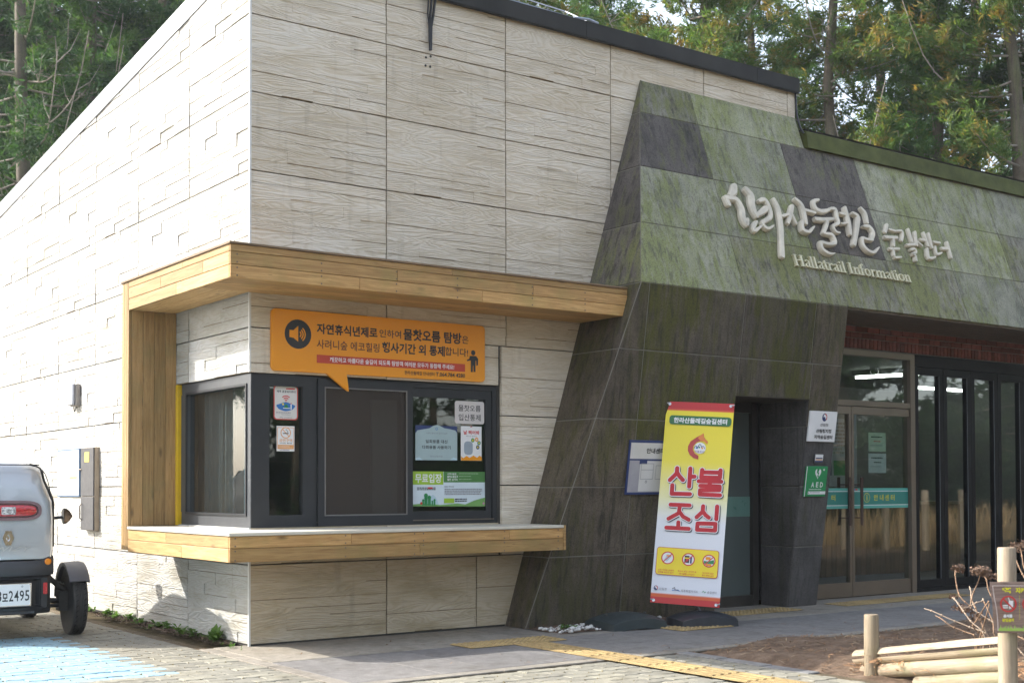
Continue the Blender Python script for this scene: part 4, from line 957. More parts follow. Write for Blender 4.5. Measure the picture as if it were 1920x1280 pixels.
for x, yt, wd_ in ((176, 1160, 8), (204, 1112, 14), (238, 1132, 13), (268, 1172, 7), (290, 1158, 8)): u, v = F(x, yt); u2, v2 = F(x, 1212); p.disc(u, v, wd_*.0014, GRN, n=10); p.rect(u-wd_*.0011, v2, u+wd_*.0011, v-wd_*.001, GRN)
u, v = F(158, 1190); p.disc(u, v, .012, RED, n=8); u, v = F(780, 1190); p.disc(u, v, .010, mat('print_pink', (.6, .2, .4), .5), n=8); p.done()

# --- portal signs: the lower stone face leans by 8.4 degrees
LN, LD, TL = (0, 1, .148), -.295, math.atan(.148)
def lowsign(name, label, cat, zoom, x0, y0, x1, y1, m, off=.012, th=.012):
    d = LD-off; a = plane(*zoom(x0, y0), LN, d); b = plane(*zoom(x0, y1), LN, d); c = plane(*zoom(x1, y0), LN, d); k = 1/math.cos(TL)
    w, h = float(c[0]-a[0]), float(a[2]-b[2])*k; o = board(name, label, cat, float(a[0]), float(b[1]), float(b[2]), w, h, m, th, 0, TL)
    return o, w, h, Face(LN, d, zoom, float(a[0]), float(b[2]), k)
zA = zm(1440, 760, 6.4); zB = zm(1210, 740, 5.816)
o, w, h, F = lowsign('plaque', 'white square plaque with a red and blue swirl on the portal pillar', 'sign', zA, 512, 62, 838, 430, WHT, .02, .018)
p = Print(o)
def taegeuk(p, u, v, r):
    p.disc(u, v, r, NAVY, r*1.12); p.up(); p.disc(u+r*.16, v+r*.24, r*.68, WHT); p.up(); p.ring(u, v, r, r*.30, RED, -48, 92, n=14); p.disc(u-r*.02, v+r*.40, r*.30, WHT); p.poly([(u-r*.62, v-r*.05), (u-r*.1, v+r*.2), (u+r*.25, v-r*.1), (u+r*.1, v-r*.6), (u-r*.4, v-r*.62)], NAVY)
u, v = F(680, 142); taegeuk(p, u, v, .036)
T('산림청', 628, 212, 248, 722, INK, .008); T('산림청지정', 578, 278, 326, 762, INK, .025); T('지역숲길센터', 553, 350, 398, 772, INK, .025); p.done()
o, w, h, F = lowsign('plaque', 'tiny framed card between the swirl plaque and the green AED sign', 'sign', zA, 562, 578, 668, 698, mat('card_frame', (.05, .05, .055), .5), .012)
p = Print(o); p.rect(.012, .018, w-.004, h-.006, WHT); p.up(); p.rect(.02, h*.5, w-.012, h*.62, NAVY); p.rect(.02, h*.36, w-.012, h*.46, LOR); p.rect(.012, .018, w-.004, .032, NAVY); p.done()
o, w, h, F = lowsign('sign', 'green AED sign with a white heart on the portal pillar', 'sign', zA, 468, 728, 722, 1090, mat('aed_green', (.01, .24, .075), .45, .05), .02, .016)
p = Print(o); p.rect(0, 0, .010, h, WHT); u, v = F(601, 812)
hrt = []
for i in range(30):
    t = 2*math.pi*i/30; hrt.append((u+.0047*16*math.sin(t)**3*.58, v+.0047*(13*math.cos(t)-5*math.cos(2*t)-2*math.cos(3*t)-math.cos(4*t))*.75))
p.poly(hrt, WHT); p.up(); p.poly([F(590, 765), F(618, 768), F(604, 800), F(614, 802), F(603, 838), F(612, 838), F(598, 868), F(588, 838), F(595, 838), F(598, 812), F(585, 810)], mat('aed_green', (0, 0, 0)))
u, v = F(672, 770); p.rect(u-.012, v-.004, u+.012, v+.004, WHT); p.rect(u-.004, v-.012, u+.004, v+.012, WHT)
T('A', 520, 918, 980, 556, WHT, .02); T('E', 578, 918, 980, 606, WHT, .02); T('D', 626, 918, 980, 660, WHT, .02); a, b, c = F(490, 1000), F(490, 1014), F(680, 1000); p.greek(a[0], b[1], c[0], a[1], WHT, 1, 3); a, b, c = F(478, 1028), F(478, 1064), F(686, 1028); p.rect(a[0], b[1], c[0], a[1], WHT); p.up(); p.rect(a[0]+.006, b[1]+.008, a[0]+.018, a[1]-.008, GREYP); p.greek(a[0]+.03, b[1]+.010, c[0]-.08, a[1]-.008, GREYP, 1, 2); p.done()
o, w, h, F = lowsign('floor_plan_board', 'navy-framed white floor plan board on the portal wall behind the banner', 'sign', zm(0, 0, 1), 1182, 824.5, 1300, 927, NAVY, .02, .016)
p = Print(o); p.rect(.015, h*.66, w-.015, h-.022, PAPER); p.rect(.015, .022, w-.015, h*.63, mat('plan_grey', (.34, .33, .36), .6)); p.up(); p.rect(.14, .03, w-.02, h*.62, PAPER); p.rect(.13, h*.565, .22, h*.63, NAVY); p.up()
p.text('안내센터', .20, h*.76, .41, h*.86, INK, .03); p.greek(.43, h*.77, w-.04, h*.86, INK, 1, 2)
for (a0, b0, a1, b1) in ((.155, .25, .30, .25), (.155, .25, .155, .50), (.30, .25, .30, .50), (.155, .50, .30, .50), (.155, .40, .30, .40), (.33, .25, .33, .47), (.33, .25, .45, .25), (.33, .47, .45, .47)): p.line([(a0, b0*h*1.15), (a1, b1*h*1.15)], .004, GREYP)
u = .225; p.ring(u, h*.24, .012, .004, INK); p.done()

# --- big brush lettering on the leaning green stone: strokes traced as centre line + width
UK = PM/(ZT-ZM); UN, UD = (0, 1, -UK), -PM-UK*ZM; UTL = -math.atan(UK); UC = math.cos(UTL)
O_ = plane(1352, 440, UN, UD); zL = zm(1320, 320, 3.84)
FL = Face(UN, UD, zL, float(O_[0]), float(O_[2]), 1/UC)
LETM = mat('carved_letter_cream', (.58, .53, .43), .6, .18, 6, .25, 40); LETM2 = mat('cast_letter_cream', (.56, .53, .36), .5, .12, 8)
cal = thing('brush_lettering', 'large raised cream brush-script Korean lettering on the mossy stone portal', 'lettering', tuple(float(v) for v in O_), (UTL, 0, 0))
def stroke(mb, pts, ws, th, y0=-.004):
    if np.isscalar(ws): ws = [ws]*len(pts)
    P = smoothline([np.array((*FL(*q), w*.84/3.84)) for q, w in zip(pts, ws)], 4)
    if len(pts) == 2:
        a, b = P[0], P[-1]; P = [a*(1-t)+b*t for t in (0, .33, .66, 1)]
    sc = abs(FL(300, 300)[0]-FL(310, 300)[0])/10*3.84; rings = []
    cent = [p[:2] for p in P]; n = len(P)
    def ring(c, d, w, k): 
        q = np.array((-d[1], d[0])); hw = w*sc/2*k
        return [(c[0]+q[0]*s*hw, y, c[1]+q[1]*s*hw) for s, y in ((1, y0), (1, y0-th*.62), (.62, y0-th), (-.62, y0-th), (-1, y0-th*.62), (-1, y0))]
    for i in range(n):
        d = cent[min(i+1, n-1)]-cent[max(i-1, 0)]; d = d/(np.linalg.norm(d)+1e-9); w = P[i][2]
        if i == 0: rings += [ring(cent[0]-d*w*sc*.42, d, w, .45), ring(cent[0]-d*w*sc*.25, d, w, .85)]
        rings.append(ring(cent[i], d, w, 1))
        if i == n-1: rings += [ring(cent[i]+d*w*sc*.25, d, w, .85), ring(cent[i]+d*w*sc*.42, d, w, .45)]
    mb.loft(rings)
GL = {
 'a': [([(203, 128), (198, 165), (172, 190)], [46, 52, 30]), ([(138, 208), (158, 252)], [34, 40]), ([(150, 212), (212, 222), (252, 285), (262, 350), (285, 400), (292, 370)], [36, 42, 46, 46, 42, 30]), ([(285, 152), (320, 195), (326, 255), (340, 305), (356, 342)], [46, 56, 52, 46, 34]), ([(356, 338), (400, 312), (425, 290)], [30, 40, 44]), ([(357, 385), (338, 420), (348, 446), (395, 412)], [28, 34, 30, 14])],
 'b': [([(382, 232), (418, 222), (450, 272), (462, 340), (430, 370), (402, 388), (425, 424), (455, 428), (480, 410)], [28, 34, 36, 36, 32, 30, 28, 22, 12]), ([(485, 225), (515, 290), (535, 400), (541, 520), (546, 625)], [34, 40, 38, 36, 40]), ([(545, 342), (582, 330)], [26, 22])],
 'c': [([(617, 272), (604, 330), (588, 388)], [32, 38, 28]), ([(612, 330), (642, 392)], [26, 24]), ([(640, 222), (682, 262), (702, 330), (714, 392)], [30, 36, 38, 30]), ([(702, 298), (772, 318)], [30, 26]), ([(682, 385), (690, 440), (735, 456), (768, 420)], [26, 36, 26, 12])],
 'd': [([(802, 224), (772, 236), (786, 285), (830, 306), (878, 297)], [24, 30, 36, 36, 26]), ([(788, 362), (850, 366), (908, 360)], [36, 36, 26]), ([(868, 372), (860, 415), (842, 462)], [34, 28, 24]), ([(852, 468), (900, 478), (922, 532), (872, 542), (822, 532), (832, 580), (880, 612), (915, 610)], [24, 32, 34, 28, 32, 32, 26, 12])],
 'e': [([(890, 288), (926, 292), (940, 350), (948, 390), (912, 412), (930, 452), (955, 460)], [24, 34, 32, 28, 24, 24, 16]), ([(960, 320), (1000, 332)], 22), ([(975, 396), (1012, 390)], 20), ([(995, 285), (1012, 350), (1025, 410), (1032, 470)], [30, 38, 36, 26]), ([(1052, 322), (1086, 350), (1080, 430), (1060, 545)], [28, 38, 36, 34])],
 'f': [([(1112, 284), (1142, 322), (1156, 384)], [24, 34, 28]), ([(1128, 414), (1168, 416), (1198, 460), (1188, 508)], [20, 34, 36, 32]), ([(1188, 512), (1150, 508), (1120, 500), (1125, 550), (1165, 592), (1205, 600), (1236, 568)], [26, 24, 28, 32, 30, 26, 12])],
 'g': [([(1302, 402), (1290, 450)], [26, 28]), ([(1318, 434), (1358, 446)], 20), ([(1368, 446), (1404, 446), (1412, 475), (1406, 512)], [16, 24, 24, 24]), ([(1288, 490), (1368, 494)], 30), ([(1345, 512), (1346, 550)], 26), ([(1322, 572), (1384, 572)], 26), ([(1348, 592), (1352, 618)], 24), ([(1360, 636), (1398, 634)], 20)],
 'h': [([(1456, 436), (1480, 515)], [26, 32]), ([(1504, 456), (1514, 545)], [26, 30]), ([(1520, 525), (1550, 550)], 20), ([(1448, 546), (1500, 542)], 26), ([(1470, 580), (1496, 576), (1506, 600), (1480, 612), (1500, 622), (1508, 655)], [20, 24, 24, 20, 22, 26])],
 'i': [([(1546, 505), (1570, 510)], 26), ([(1566, 460), (1596, 550)], 22), ([(1600, 468), (1622, 560)], 26), ([(1590, 580), (1600, 638), (1645, 634)], [28, 32, 18]), ([(1635, 526), (1675, 532)], 24)],
 'j': [([(1650, 560), (1660, 610), (1695, 600)], [24, 26, 14]), ([(1700, 570), (1736, 570)], 28), ([(1734, 530), (1762, 632)], 26)]}
for k_, st in GL.items():
    mb = MB()
    for i, (pts, ws) in enumerate(st): stroke(mb, pts, ws, (.042 if k_ in 'abcdef' else .034)+.0021*(i % 5))
    mb.build('letter', LETM, cal, smooth=30)
eng = thing('english_lettering', 'small raised cream serif letters reading Hallatrail Information under the brush script', 'lettering', tuple(float(v) for v in O_), (UTL, 0, 0))
def rct(x0, y0, x1, y1): return [(x0, y0), (x1, y0), (x1, y1), (x0, y1)]
def stem(x, y0, y1, w=.12, sb=True, st=True, full=True):
    o = [rct(x-w/2, y0, x+w/2, y1)]
    if sb: o.append(rct(x-w/2-.06, y0, x+w/2+.06, y0+.045))
    if st: o.append(rct(x-w/2-.07, y1-.045, x+w/2+(.06 if full else 0), y1))
    return o
def rib(pts, ws):
    P = smoothline([np.array((*q, w)) for q, w in zip(pts, ws)], 4); L = []; Rr = []
    for i, p_ in enumerate(P):
        d = P[min(i+1, len(P)-1)][:2]-P[max(i-1, 0)][:2]; d /= np.linalg.norm(d)+1e-9; q = np.array((-d[1], d[0]))*p_[2]/2
        L.append(tuple(p_[:2]+q)); Rr.append(tuple(p_[:2]-q))
    return [[L[i], Rr[i], Rr[i+1], L[i+1]] for i in range(len(L)-1)]
def glyph(c):
    if c == 'H': return stem(.15, 0, .72, .13)+stem(.60, 0, .72, .13)+[rct(.2, .345, .55, .395)], .76
    if c == 'I': return stem(.16, 0, .72, .13), .34
    if c == 'l': return stem(.14, 0, .74, .11, True, True, False), .28
    if c == 'i': return stem(.14, 0, .47, .11, True, True, False)+[[(.14+.068*math.cos(a*.7), .62+.068*math.sin(a*.7)) for a in range(9)]], .28
    if c == 't': return rib([(.16, .62), (.16, .3), (.165, .1), (.23, .03), (.32, .06)], [.07, .11, .11, .07, .03])+[rct(.03, .425, .32, .47)], .33
    if c == 'r': return stem(.14, 0, .47, .11, True, True, False)+rib([(.19, .32), (.25, .43), (.33, .45), (.38, .40)], [.04, .06, .09, .10]), .41
    if c == 'n': return stem(.14, 0, .47, .11, True, True, False)+rib([(.19, .33), (.27, .43), (.38, .44), (.43, .33)], [.04, .06, .09, .11])+stem(.43, 0, .34, .11, True, False), .58
    if c == 'm': return stem(.14, 0, .47, .11, True, True, False)+rib([(.19, .33), (.27, .43), (.38, .44), (.43, .33)], [.04, .06, .09, .11])+stem(.43, 0, .34, .11, True, False)+rib([(.48, .33), (.56, .43), (.67, .44), (.72, .33)], [.04, .06, .09, .11])+stem(.72, 0, .34, .11, True, False), .87
    if c == 'f': return stem(.14, 0, .58, .11, True, False)+rib([(.14, .56), (.16, .68), (.26, .73), (.33, .68)], [.11, .09, .06, .09])+[rct(.02, .425, .30, .47)], .33
    if c == 'o': return rib([(.25+.185*math.cos(a), .235+.215*math.sin(a)) for a in [i*math.pi/8 for i in range(17)]], [.045+.075*abs(math.cos(i*math.pi/8)) for i in range(17)]), .52
    if c == 'a': return rib([(.08, .37), (.13, .44), (.24, .45), (.32, .38), (.33, .25)], [.09, .06, .06, .09, .11])+[rct(.275, .04, .385, .26)]+rib([(.29, .27), (.17, .24), (.09, .14), (.14, .04), (.29, .08)], [.05, .05, .10, .06, .04])+[rct(.33, 0, .44, .05)], .46
    return [], .26
zE = lambda x, y: FL(x, y)
e0 = zE(648, 690); e1 = zE(1484, 802); word = 'Hallatrail Information'; tot = sum(glyph(c)[1] for c in word); ew = e1[0]-e0[0]; sc = ew/tot; eh = zE(648, 612)[1]-e0[1]; cx = e0[0]; sy = eh/.72
for c in word:
    gl, adv = glyph(c); mb = MB()
    for i, poly in enumerate(gl):
        a = sum(poly[j][0]*poly[(j+1) % len(poly)][1]-poly[(j+1) % len(poly)][0]*poly[j][1] for j in range(len(poly)))
        if a < 0: poly = poly[::-1]
        th = .026+.0004*(i % 7); mb.loft([[(cx+x_*sc, -.001, e0[1]+y_*sy) for x_, y_ in poly], [(cx+x_*sc, -th, e0[1]+y_*sy) for x_, y_ in poly]])
    if gl: mb.build('letter', LETM2, eng)
    cx += adv*sc

# --- printed band on the entrance doors
GG = GY-.0065; zD = zm(1440, 760, 6.4)
bz0, bz1 = float(plane(1640, 952, (0, 1, 0), GG)[2]), float(plane(1640, 914.5, (0, 1, 0), GG)[2])
for (x0, x1, lab, full) in ((GX1+.02, DXm-.041, 'teal band sticker on the left glass door behind the pillar', False), (DXm+.041, DXr-.008, 'teal band sticker with yellow 안내센터 lettering on the right glass door', True)):
    o = board('door_band', lab, 'sticker', x0, GG, bz0, x1-x0, bz1-bz0, LTEAL, .001); hh = bz1-bz0; ww = x1-x0
    p = Print(o); p.rect(0, hh*.14, ww, hh*.17, WHT); p.rect(0, hh*.83, ww, hh*.86, WHT); p.rect(0, hh*.18, ww, hh*.82, TEAL); p.up()
    YT = mat('print_gold', (.55, .50, .03), .5); F = Face((0, 1, 0), GG, zD, x0, bz0)
    if full:
        u, v = F(1185, 1103); p.ring(u, v, .052, .006, YT, ry=.052); p.text('i', u-.008, v-.03, u+.010, v+.034, YT, .02)
        for ch, xa, xb in (('안', 1268, 1318), ('내', 1340, 1385), ('센', 1402, 1448), ('터', 1472, 1517)): T(ch, xa, 1066, 1138, xb, YT, .02)
        p.rect(0, hh*.89, .04, hh*.97, BLUE); p.rect(.04, hh*.89, .08, hh*.97, RED)
    else: T('터', 760, 1070, 1142, 806, YT, .02)
    p.done()
for (xa, ya, xb, yb, lab, tone) in ((1205, 322, 1412, 548, 'pale green printed notice taped inside the right entrance door', (.42, .47, .36)), (1205, 572, 1416, 806, 'second, white printed notice taped below the pale green one on the entrance door', (.46, .47, .46))):
    a = plane(*zD(xa, ya), (0, 1, 0), GY+.008); b = plane(*zD(xa, yb), (0, 1, 0), GY+.008); c = plane(*zD(xb, ya), (0, 1, 0), GY+.008); w, h = float(c[0]-a[0]), float(a[2]-b[2])
    o = board('notice', lab, 'notice', float(a[0]), GY+.008, float(b[2]), w, h, mat('notice_%d' % ya, tone, .6, .06, 6), .001)
    p = Print(o); p.greek(w*.15, h*.7, w*.82, h*.8, INK, 1, ya); p.greek(w*.3, h*.48, w*.75, h*.56, RED if ya < 400 else INK, 1, ya+1); p.greek(w*.1, h*.28, w*.9, h*.34, GREYP, 1, ya+2); p.done()

# --- fixtures on the sunlit side wall (they face -X)
def side(o, y, z, x=0.): o.location = (x, y, z); o.rotation_euler = (0, 0, R(-90)); return o
sb = side(thing('meter_box', 'small grey weatherproof box with a clear cover on the white side wall', 'electrical box'), 4.225, 2.035)
MB().cbox((0, -.052, 0), (.185, -.002, .225), .008).build('case', mat('box_grey', (.24, .22, .20), .5, .1), sb); MB().cbox((-.004, -.080, .010), (.165, -.0525, .230), .010).build('cover', mat('smoky_plastic', (.35, .37, .42), .2, .1), sb)
lp = MB(); lp.tube([(.05, -.03, .002), (.06, -.03, -.05), (.10, -.035, -.055), (.12, -.03, .002)], .005, 6); lp.build('cable_loop', INK, sb)
ns = side(tag(MB().cbox((0, -.022, 0), (.72, -.003, .49), .004).build('information_board', mat('frame_blue', (.08, .14, .24), .5)), 'blue-framed white information board on the side wall beyond the cabinet', 'sign'), 4.74, 1.117)
p = Print(ns, -.022); p.rect(.018, .018, .702, .472, WHT); p.up(); p.rect(.40, .185, .66, .205, mat('print_coral', (.62, .16, .07), .5)); p.greek(.08, .25, .62, .40, mat('print_faint', (.5, .5, .5), .6), 4, 2); p.greek(.4, .425, .5, .45, GREYP, 1, 1); p.greek(.08, .05, .3, .15, mat('print_faint', (0, 0, 0)), 4, 3); p.done()
cb = side(thing('cabinet', 'tall narrow dark two-door cabinet with a yellow label on the side wall', 'cabinet'), 3.845, .79)
MB().cbox((.0, -.050, 0), (.40, -.002, .815), .003).build('carcass', mat('cabinet_side', (.34, .28, .21), .6, .15, 8), cb)
for z0, z1 in ((.004, .330), (.337, .811)): MB().cbox((.005, -.062, z0), (.393, -.0505, z1), .003).build('door', mat('cabinet_dark', (.045, .045, .05), .5, .15, 10), cb)
h_ = MB(); h_.tube([(.05, -.064, .10), (.05, -.085, .12), (.05, -.085, .24), (.05, -.064, .26)], .006, 6); h_.build('handle', STEEL, cb)
h_ = MB(); h_.tube([(.03, -.064, .60), (.0, -.085, .60), (-.03, -.085, .60)], .006, 6); h_.build('latch', STEEL, cb)
MB().cbox((.13, -.065, .67), (.27, -.0625, .77), .001).build('label', mat('label_yellow', (.55, .42, .08), .5, .2, 20), cb)
# --- cables
cx_, cz_ = float(PY(803, 97)[0]), float(PY(803, 97)[2])
ca = MB()
for dx, l in ((0, 0), (.022, .004), (-.02, .07)): ca.tube([(cx_+dx*1.6, -.06, 5.30), (cx_+dx*1.3, -.035, 5.15), (cx_+dx*.5, -.03, cz_+.2), (cx_+dx*.4, -.028, cz_+l)], .011 if dx >= 0 else .007, 8)
tag(ca.build('cable_bundle', mat('cable_black', (.012, .012, .014), .45), smooth=True), 'black cable bundle hanging from the roof edge down the pale wall', 'cable')
c1 = [PY(1491, 158, -.01), PY(1492, 185, -.02), PY(1494, 215, -.06), PY(1500, 238, -.09), PY(1507, 250, -.13)]
tag(MB().tube(smoothline(c1), .011, 8).build('cable', mat('cable_black', (0, 0, 0)), smooth=True), 'short black cable curving from the high roof end to the low mossy roof', 'cable')
w1 = MB(); w1.tube([(1.0, -.02, 5.53), (1.9, -.03, 5.47), (2.6, -.03, 5.453), (3.24, -.02, 5.449)], .007, 5); w1.tube([(1.2, .02, 5.50), (2.2, .0, 5.455), (3.2, .0, 5.449)], .006, 5); w1.tube([(3.15, -.02, 5.455), (3.3, -.05, 5.462), (3.42, -.04, 5.452)], .012, 6)
tag(w1.build('wire', mat('wire_pale', (.30, .34, .42), .4), smooth=True), 'pale wires lying along the top of the dark roof cap', 'cable')
w1 = MB(); w1.tube([PY(990, 0, 1.2), PY(1060, 22, .9), PY(1100, 40, .5)], .006, 5); tag(w1.build('wire', mat('wire_pale', (0, 0, 0))), 'thin wire stretched above the roof upstand', 'cable')
# ------------------------------------------------------------------ banner stand and the spare base
RUB = mat('green_black_plastic', (.026, .036, .038), .48, .2, 8, .12, 120)
def base_mesh(L, W, H):
    """water-filled banner foot: a pillow-shaped saddle whose ends sit on the ground and whose long sides arch up"""
    mb = MB(); nx, ny = 18, 12; vs = []
    def f(i, j):
        u = -1+2*i/nx; v = -1+2*j/ny
        sx = 1-.10*(abs(v)**3); sy = 1-.06*(abs(u)**2)
        z = H*(1-.42*abs(u)**2.2)*(1-.28*abs(v)**2.5)
        return (u*L/2*sx, v*W/2*sy, z)
    top = [[f(i, j) for i in range(nx+1)] for j in range(ny+1)]
    for r in top: vs += r
    fs = [(j*(nx+1)+i, j*(nx+1)+i+1, (j+1)*(nx+1)+i+1, (j+1)*(nx+1)+i) for j in range(ny) for i in range(nx)]
    ed = [j for j in range(nx+1)]+[(j+1)*(nx+1)-1 for j in range(1, ny+1)]+[ny*(nx+1)+i for i in range(nx-1, -1, -1)]+[j*(nx+1) for j in range(ny-1, 0, -1)]
    o = len(vs)
    for k_ in ed:
        x, y, z = vs[k_]; u = x/(L/2); arch = max(0, .13*H*(1-(u/.62)**2)) if abs(y) > W*.40 and abs(u) < .62 else 0
        vs.append((x*1.02, y*1.02, max(.0, arch)))
    n = len(ed)
    for i in range(n): fs.append((ed[(i+1) % n], ed[i], o+i, o+(i+1) % n))
    fs.append(tuple(o+i for i in range(n)))
    mb.add(vs, fs)
    return mb
sp = thing('ballast_block', 'spare dark green plastic banner foot lying on the pebble bed', 'banner stand', (3.13, -.72, .0), (0, 0, R(-6)))
base_mesh(.60, .46, .135).build('base', RUB, sp, smooth=35)
cm_ = MB(); cm_.lathe([(.055, .125), (.055, .137), (.025, .139)], 16); cm_.build('socket', mat('socket_plastic', (.05, .055, .055), .5), sp, smooth=True)
for u in (-.2, .2): MB().lathe([(.014, .118), (.014, .128)], 10, Matrix.Translation((u, 0, 0))).build('filler_cap', mat('socket_plastic', (0, 0, 0)), sp)
# banner
BL = np.array((3.439, -.686, .200)); BRr = np.array((3.812, -1.155, .164)); TLb = np.array((3.770, -.562, 1.965))
r_ = (BRr-BL); BW = float(np.linalg.norm(r_)); r_ /= BW; u_ = TLb-BL; u_ -= r_*(u_@r_); BH = float(np.linalg.norm(u_)); u_ /= BH; n_ = np.cross(r_, u_)   # n_ points away from the viewer or to it
bk = np.cross(u_, r_)
Mb = Matrix(((r_[0], bk[0], u_[0], BL[0]), (r_[1], bk[1], u_[1], BL[1]), (r_[2], bk[2], u_[2], BL[2]), (0, 0, 0, 1)))
bn = thing('banner_stand', 'yellow and white fire-warning banner on a leaning stand in front of the portal', 'banner', (3.80, -.95, 0))
bn.rotation_euler = (0, 0, R(-22)); bpy.context.view_layer.update()
base_mesh(.56, .42, .125).build('base', mat('grey_black_plastic', (.024, .027, .033), .45, .15, 8, .1, 120), bn, smooth=35)
IN = bn.matrix_world.inverted()
pole = MB(); loc = lambda p: tuple(IN @ Vector(p))
cen = BL+r_*BW/2
pole.tube([loc((3.80, -.95, .10)), loc(cen+bk*.05+u_*.12), loc(cen+bk*.05+u_*(BH*.5))], .014, 10)
pole.tube([loc(cen+bk*.05+u_*.5), loc(BL+bk*.01+u_*.02)], .006, 6); pole.tube([loc(cen+bk*.05+u_*.5), loc(BRr+bk*.01+u_*.02)], .006, 6)
pole.tube([loc(cen+bk*.05+u_*BH*.5), loc(BL+bk*.012+u_*(BH-.02))], .007, 6); pole.tube([loc(cen+bk*.05+u_*BH*.5), loc(BRr+bk*.012+u_*(BH-.02))], .007, 6)
pole.build('pole', mat('pole_grey', (.10, .10, .11), .4, .1, 8, 0, 60, .5), bn)
# printed sheet: slight bow, colours run from yellow to white down the artwork
m, t, b = base_mat('banner_sheet', .42); k = NB(t); tc = k.n('TexCoord'); sx_ = k.n('SeparateXYZ'); k.l(tc.outputs['Object'], sx_.inputs[0]); zf = k.math('DIVIDE', sx_.outputs[2], BH)
c = k.ramp(zf, [(.0, (.46, .008, .008)), (.028, (.46, .008, .008)), (.030, (.56, .09, .01)), (.046, (.56, .09, .01)), (.048, (.66, .68, .74)), (.40, (.68, .69, .72)), (.52, (.72, .69, .36)), (.70, (.76, .64, .04)), (.955, (.76, .62, .01)), (.957, (.62, .10, .02)), (.966, (.46, .008, .008)), (1, (.46, .008, .008))])
k.l(c, b.inputs['Base Color']); k.l(k.bump(k.noise(k.coords((1.2, 1.2, .6), False), 3, 2), .22, .02), b.inputs['Normal'])
mb = MB(); nx, ny = 8, 24
bow = lambda a, b_: .006*math.sin(a*math.pi)*math.sin(b_*math.pi*1.0)
vs = [(BW*i/nx, -bow(i/nx, j/ny), BH*j/ny) for j in range(ny+1) for i in range(nx+1)]
mb.add(vs, [(j*(nx+1)+i, j*(nx+1)+i+1, (j+1)*(nx+1)+i+1, (j+1)*(nx+1)+i) for j in range(ny) for i in range(nx)])
sh = mb.build('banner_sheet', m, bn, smooth='all'); sh.matrix_local = IN @ Mb
p = Print(sh, -.0075)
zb1 = zm(1210, 740, 5.816); zb2 = zm(1200, 940, 5.12); bnn = np.cross(r_, u_); bd = float(bnn @ BL)
class BF:
    def __init__(s, z): s.z = z
    def __call__(s, x, y):
        P_ = plane(*s.z(x, y), bnn, bd)-BL; return float(P_@r_), float(P_@u_)
F1, F2_ = BF(zb1), BF(zb2)
a, b, c = F1(268, 222), F1(268, 320), F1(942, 255); p.rrect(a[0], b[1], c[0], a[1], .025, mat('banner_green', (.02, .13, .035), .45)); p.up()
a, b, c = F1(315, 245), F1(315, 305), F1(895, 270); p.text('한라산둘레길숲길센터', a[0], b[1], c[0], a[1], WHT, .03)
FLM = mat('flame_red', (.42, .04, .03), .45); FLO = mat('flame_orange', (.66, .20, .03), .45)
p.poly([F1(*q) for q in ((638, 420), (560, 465), (495, 510), (468, 560), (465, 610), (485, 655), (525, 690), (578, 706), (580, 665), (540, 640), (520, 600), (525, 560), (560, 520), (600, 505), (640, 508), (672, 525), (668, 545), (685, 512), (660, 490), (640, 460))], FLM); p.up()
p.poly([F1(*q) for q in ((638, 420), (600, 442), (575, 470), (600, 500), (640, 508), (678, 540), (685, 512), (655, 490), (636, 455))], FLO); p.up()
u, v = F1(597, 582); p.disc(u, v, .051, WHT); p.up()
p.line([F1(532, 590), F1(545, 563), F1(560, 560), F1(572, 590)], .005, NAVY); p.line([F1(565, 590), F1(590, 545), F1(605, 548), F1(622, 585)], .006, NAVY); p.line([F1(612, 580), F1(628, 562), F1(640, 570), F1(650, 592)], .005, NAVY)
for q, mm in (((560, 580), BLUE), ((590, 574), GRN), ((622, 585), ORG)): u, v = F1(*q); p.disc(u, v, .008, mm, n=10)
a, b, c = F1(540, 605), F1(540, 632), F1(645, 608); p.text('산불조심', a[0], b[1], c[0], a[1], mat('print_violet', (.22, .12, .25), .5), .008)
def big(ch, FF, x0, y0, x1, y1, ytl=None):
    a = FF(x0, y0); b = FF(x0, y1); c = FF(x1, y0)
    u0, u1, v0, v1 = a[0], c[0], b[1], a[1]
    V, Fc = text_geo(ch, .0)
    L0 = p.lay
    for off, g_, bold, mm in (((.006, -.006), .007, .085, mat('banner_shadow', (.03, .035, .05), .5)), ((0, 0), .007, .085, WHT), ((0, 0), 0, .055, mat('banner_red', (.46, .004, .012), .5))):
        p.text(ch, u0+off[0], v0+off[1], u1+off[0], v1+off[1], mm, bold, g_); p.lay += 1
    p.lay = L0
BIGS = [(F1, 46, [[(350, 800), (346, 855), (270, 930)], [(350, 850), (375, 890), (412, 930)], [(493, 805), (480, 1000)], [(490, 893), (538, 893)], [(297, 985), (290, 1078), (488, 1083)],
    [(622, 820), (612, 900), (815, 905), (822, 825)], [(620, 846), (815, 850)], [(585, 942), (830, 948)], [(705, 945), (704, 990)], [(602, 992), (812, 1000), (810, 1040), (600, 1040), (597, 1086), (815, 1096)]]),
  (F2_, 40, [[(295, 30), (478, 37)], [(385, 35), (375, 110), (275, 165)], [(382, 100), (415, 145), (470, 175)], [(370, 200), (368, 255)], [(255, 250), (470, 262)], [(608, 45), (603, 98), (545, 150)], [(605, 95), (630, 130), (662, 155)], [(742, 48), (734, 170)], [(555, 210), (726, 214), (722, 278), (549, 270), (555, 210)]])]
L0 = p.lay
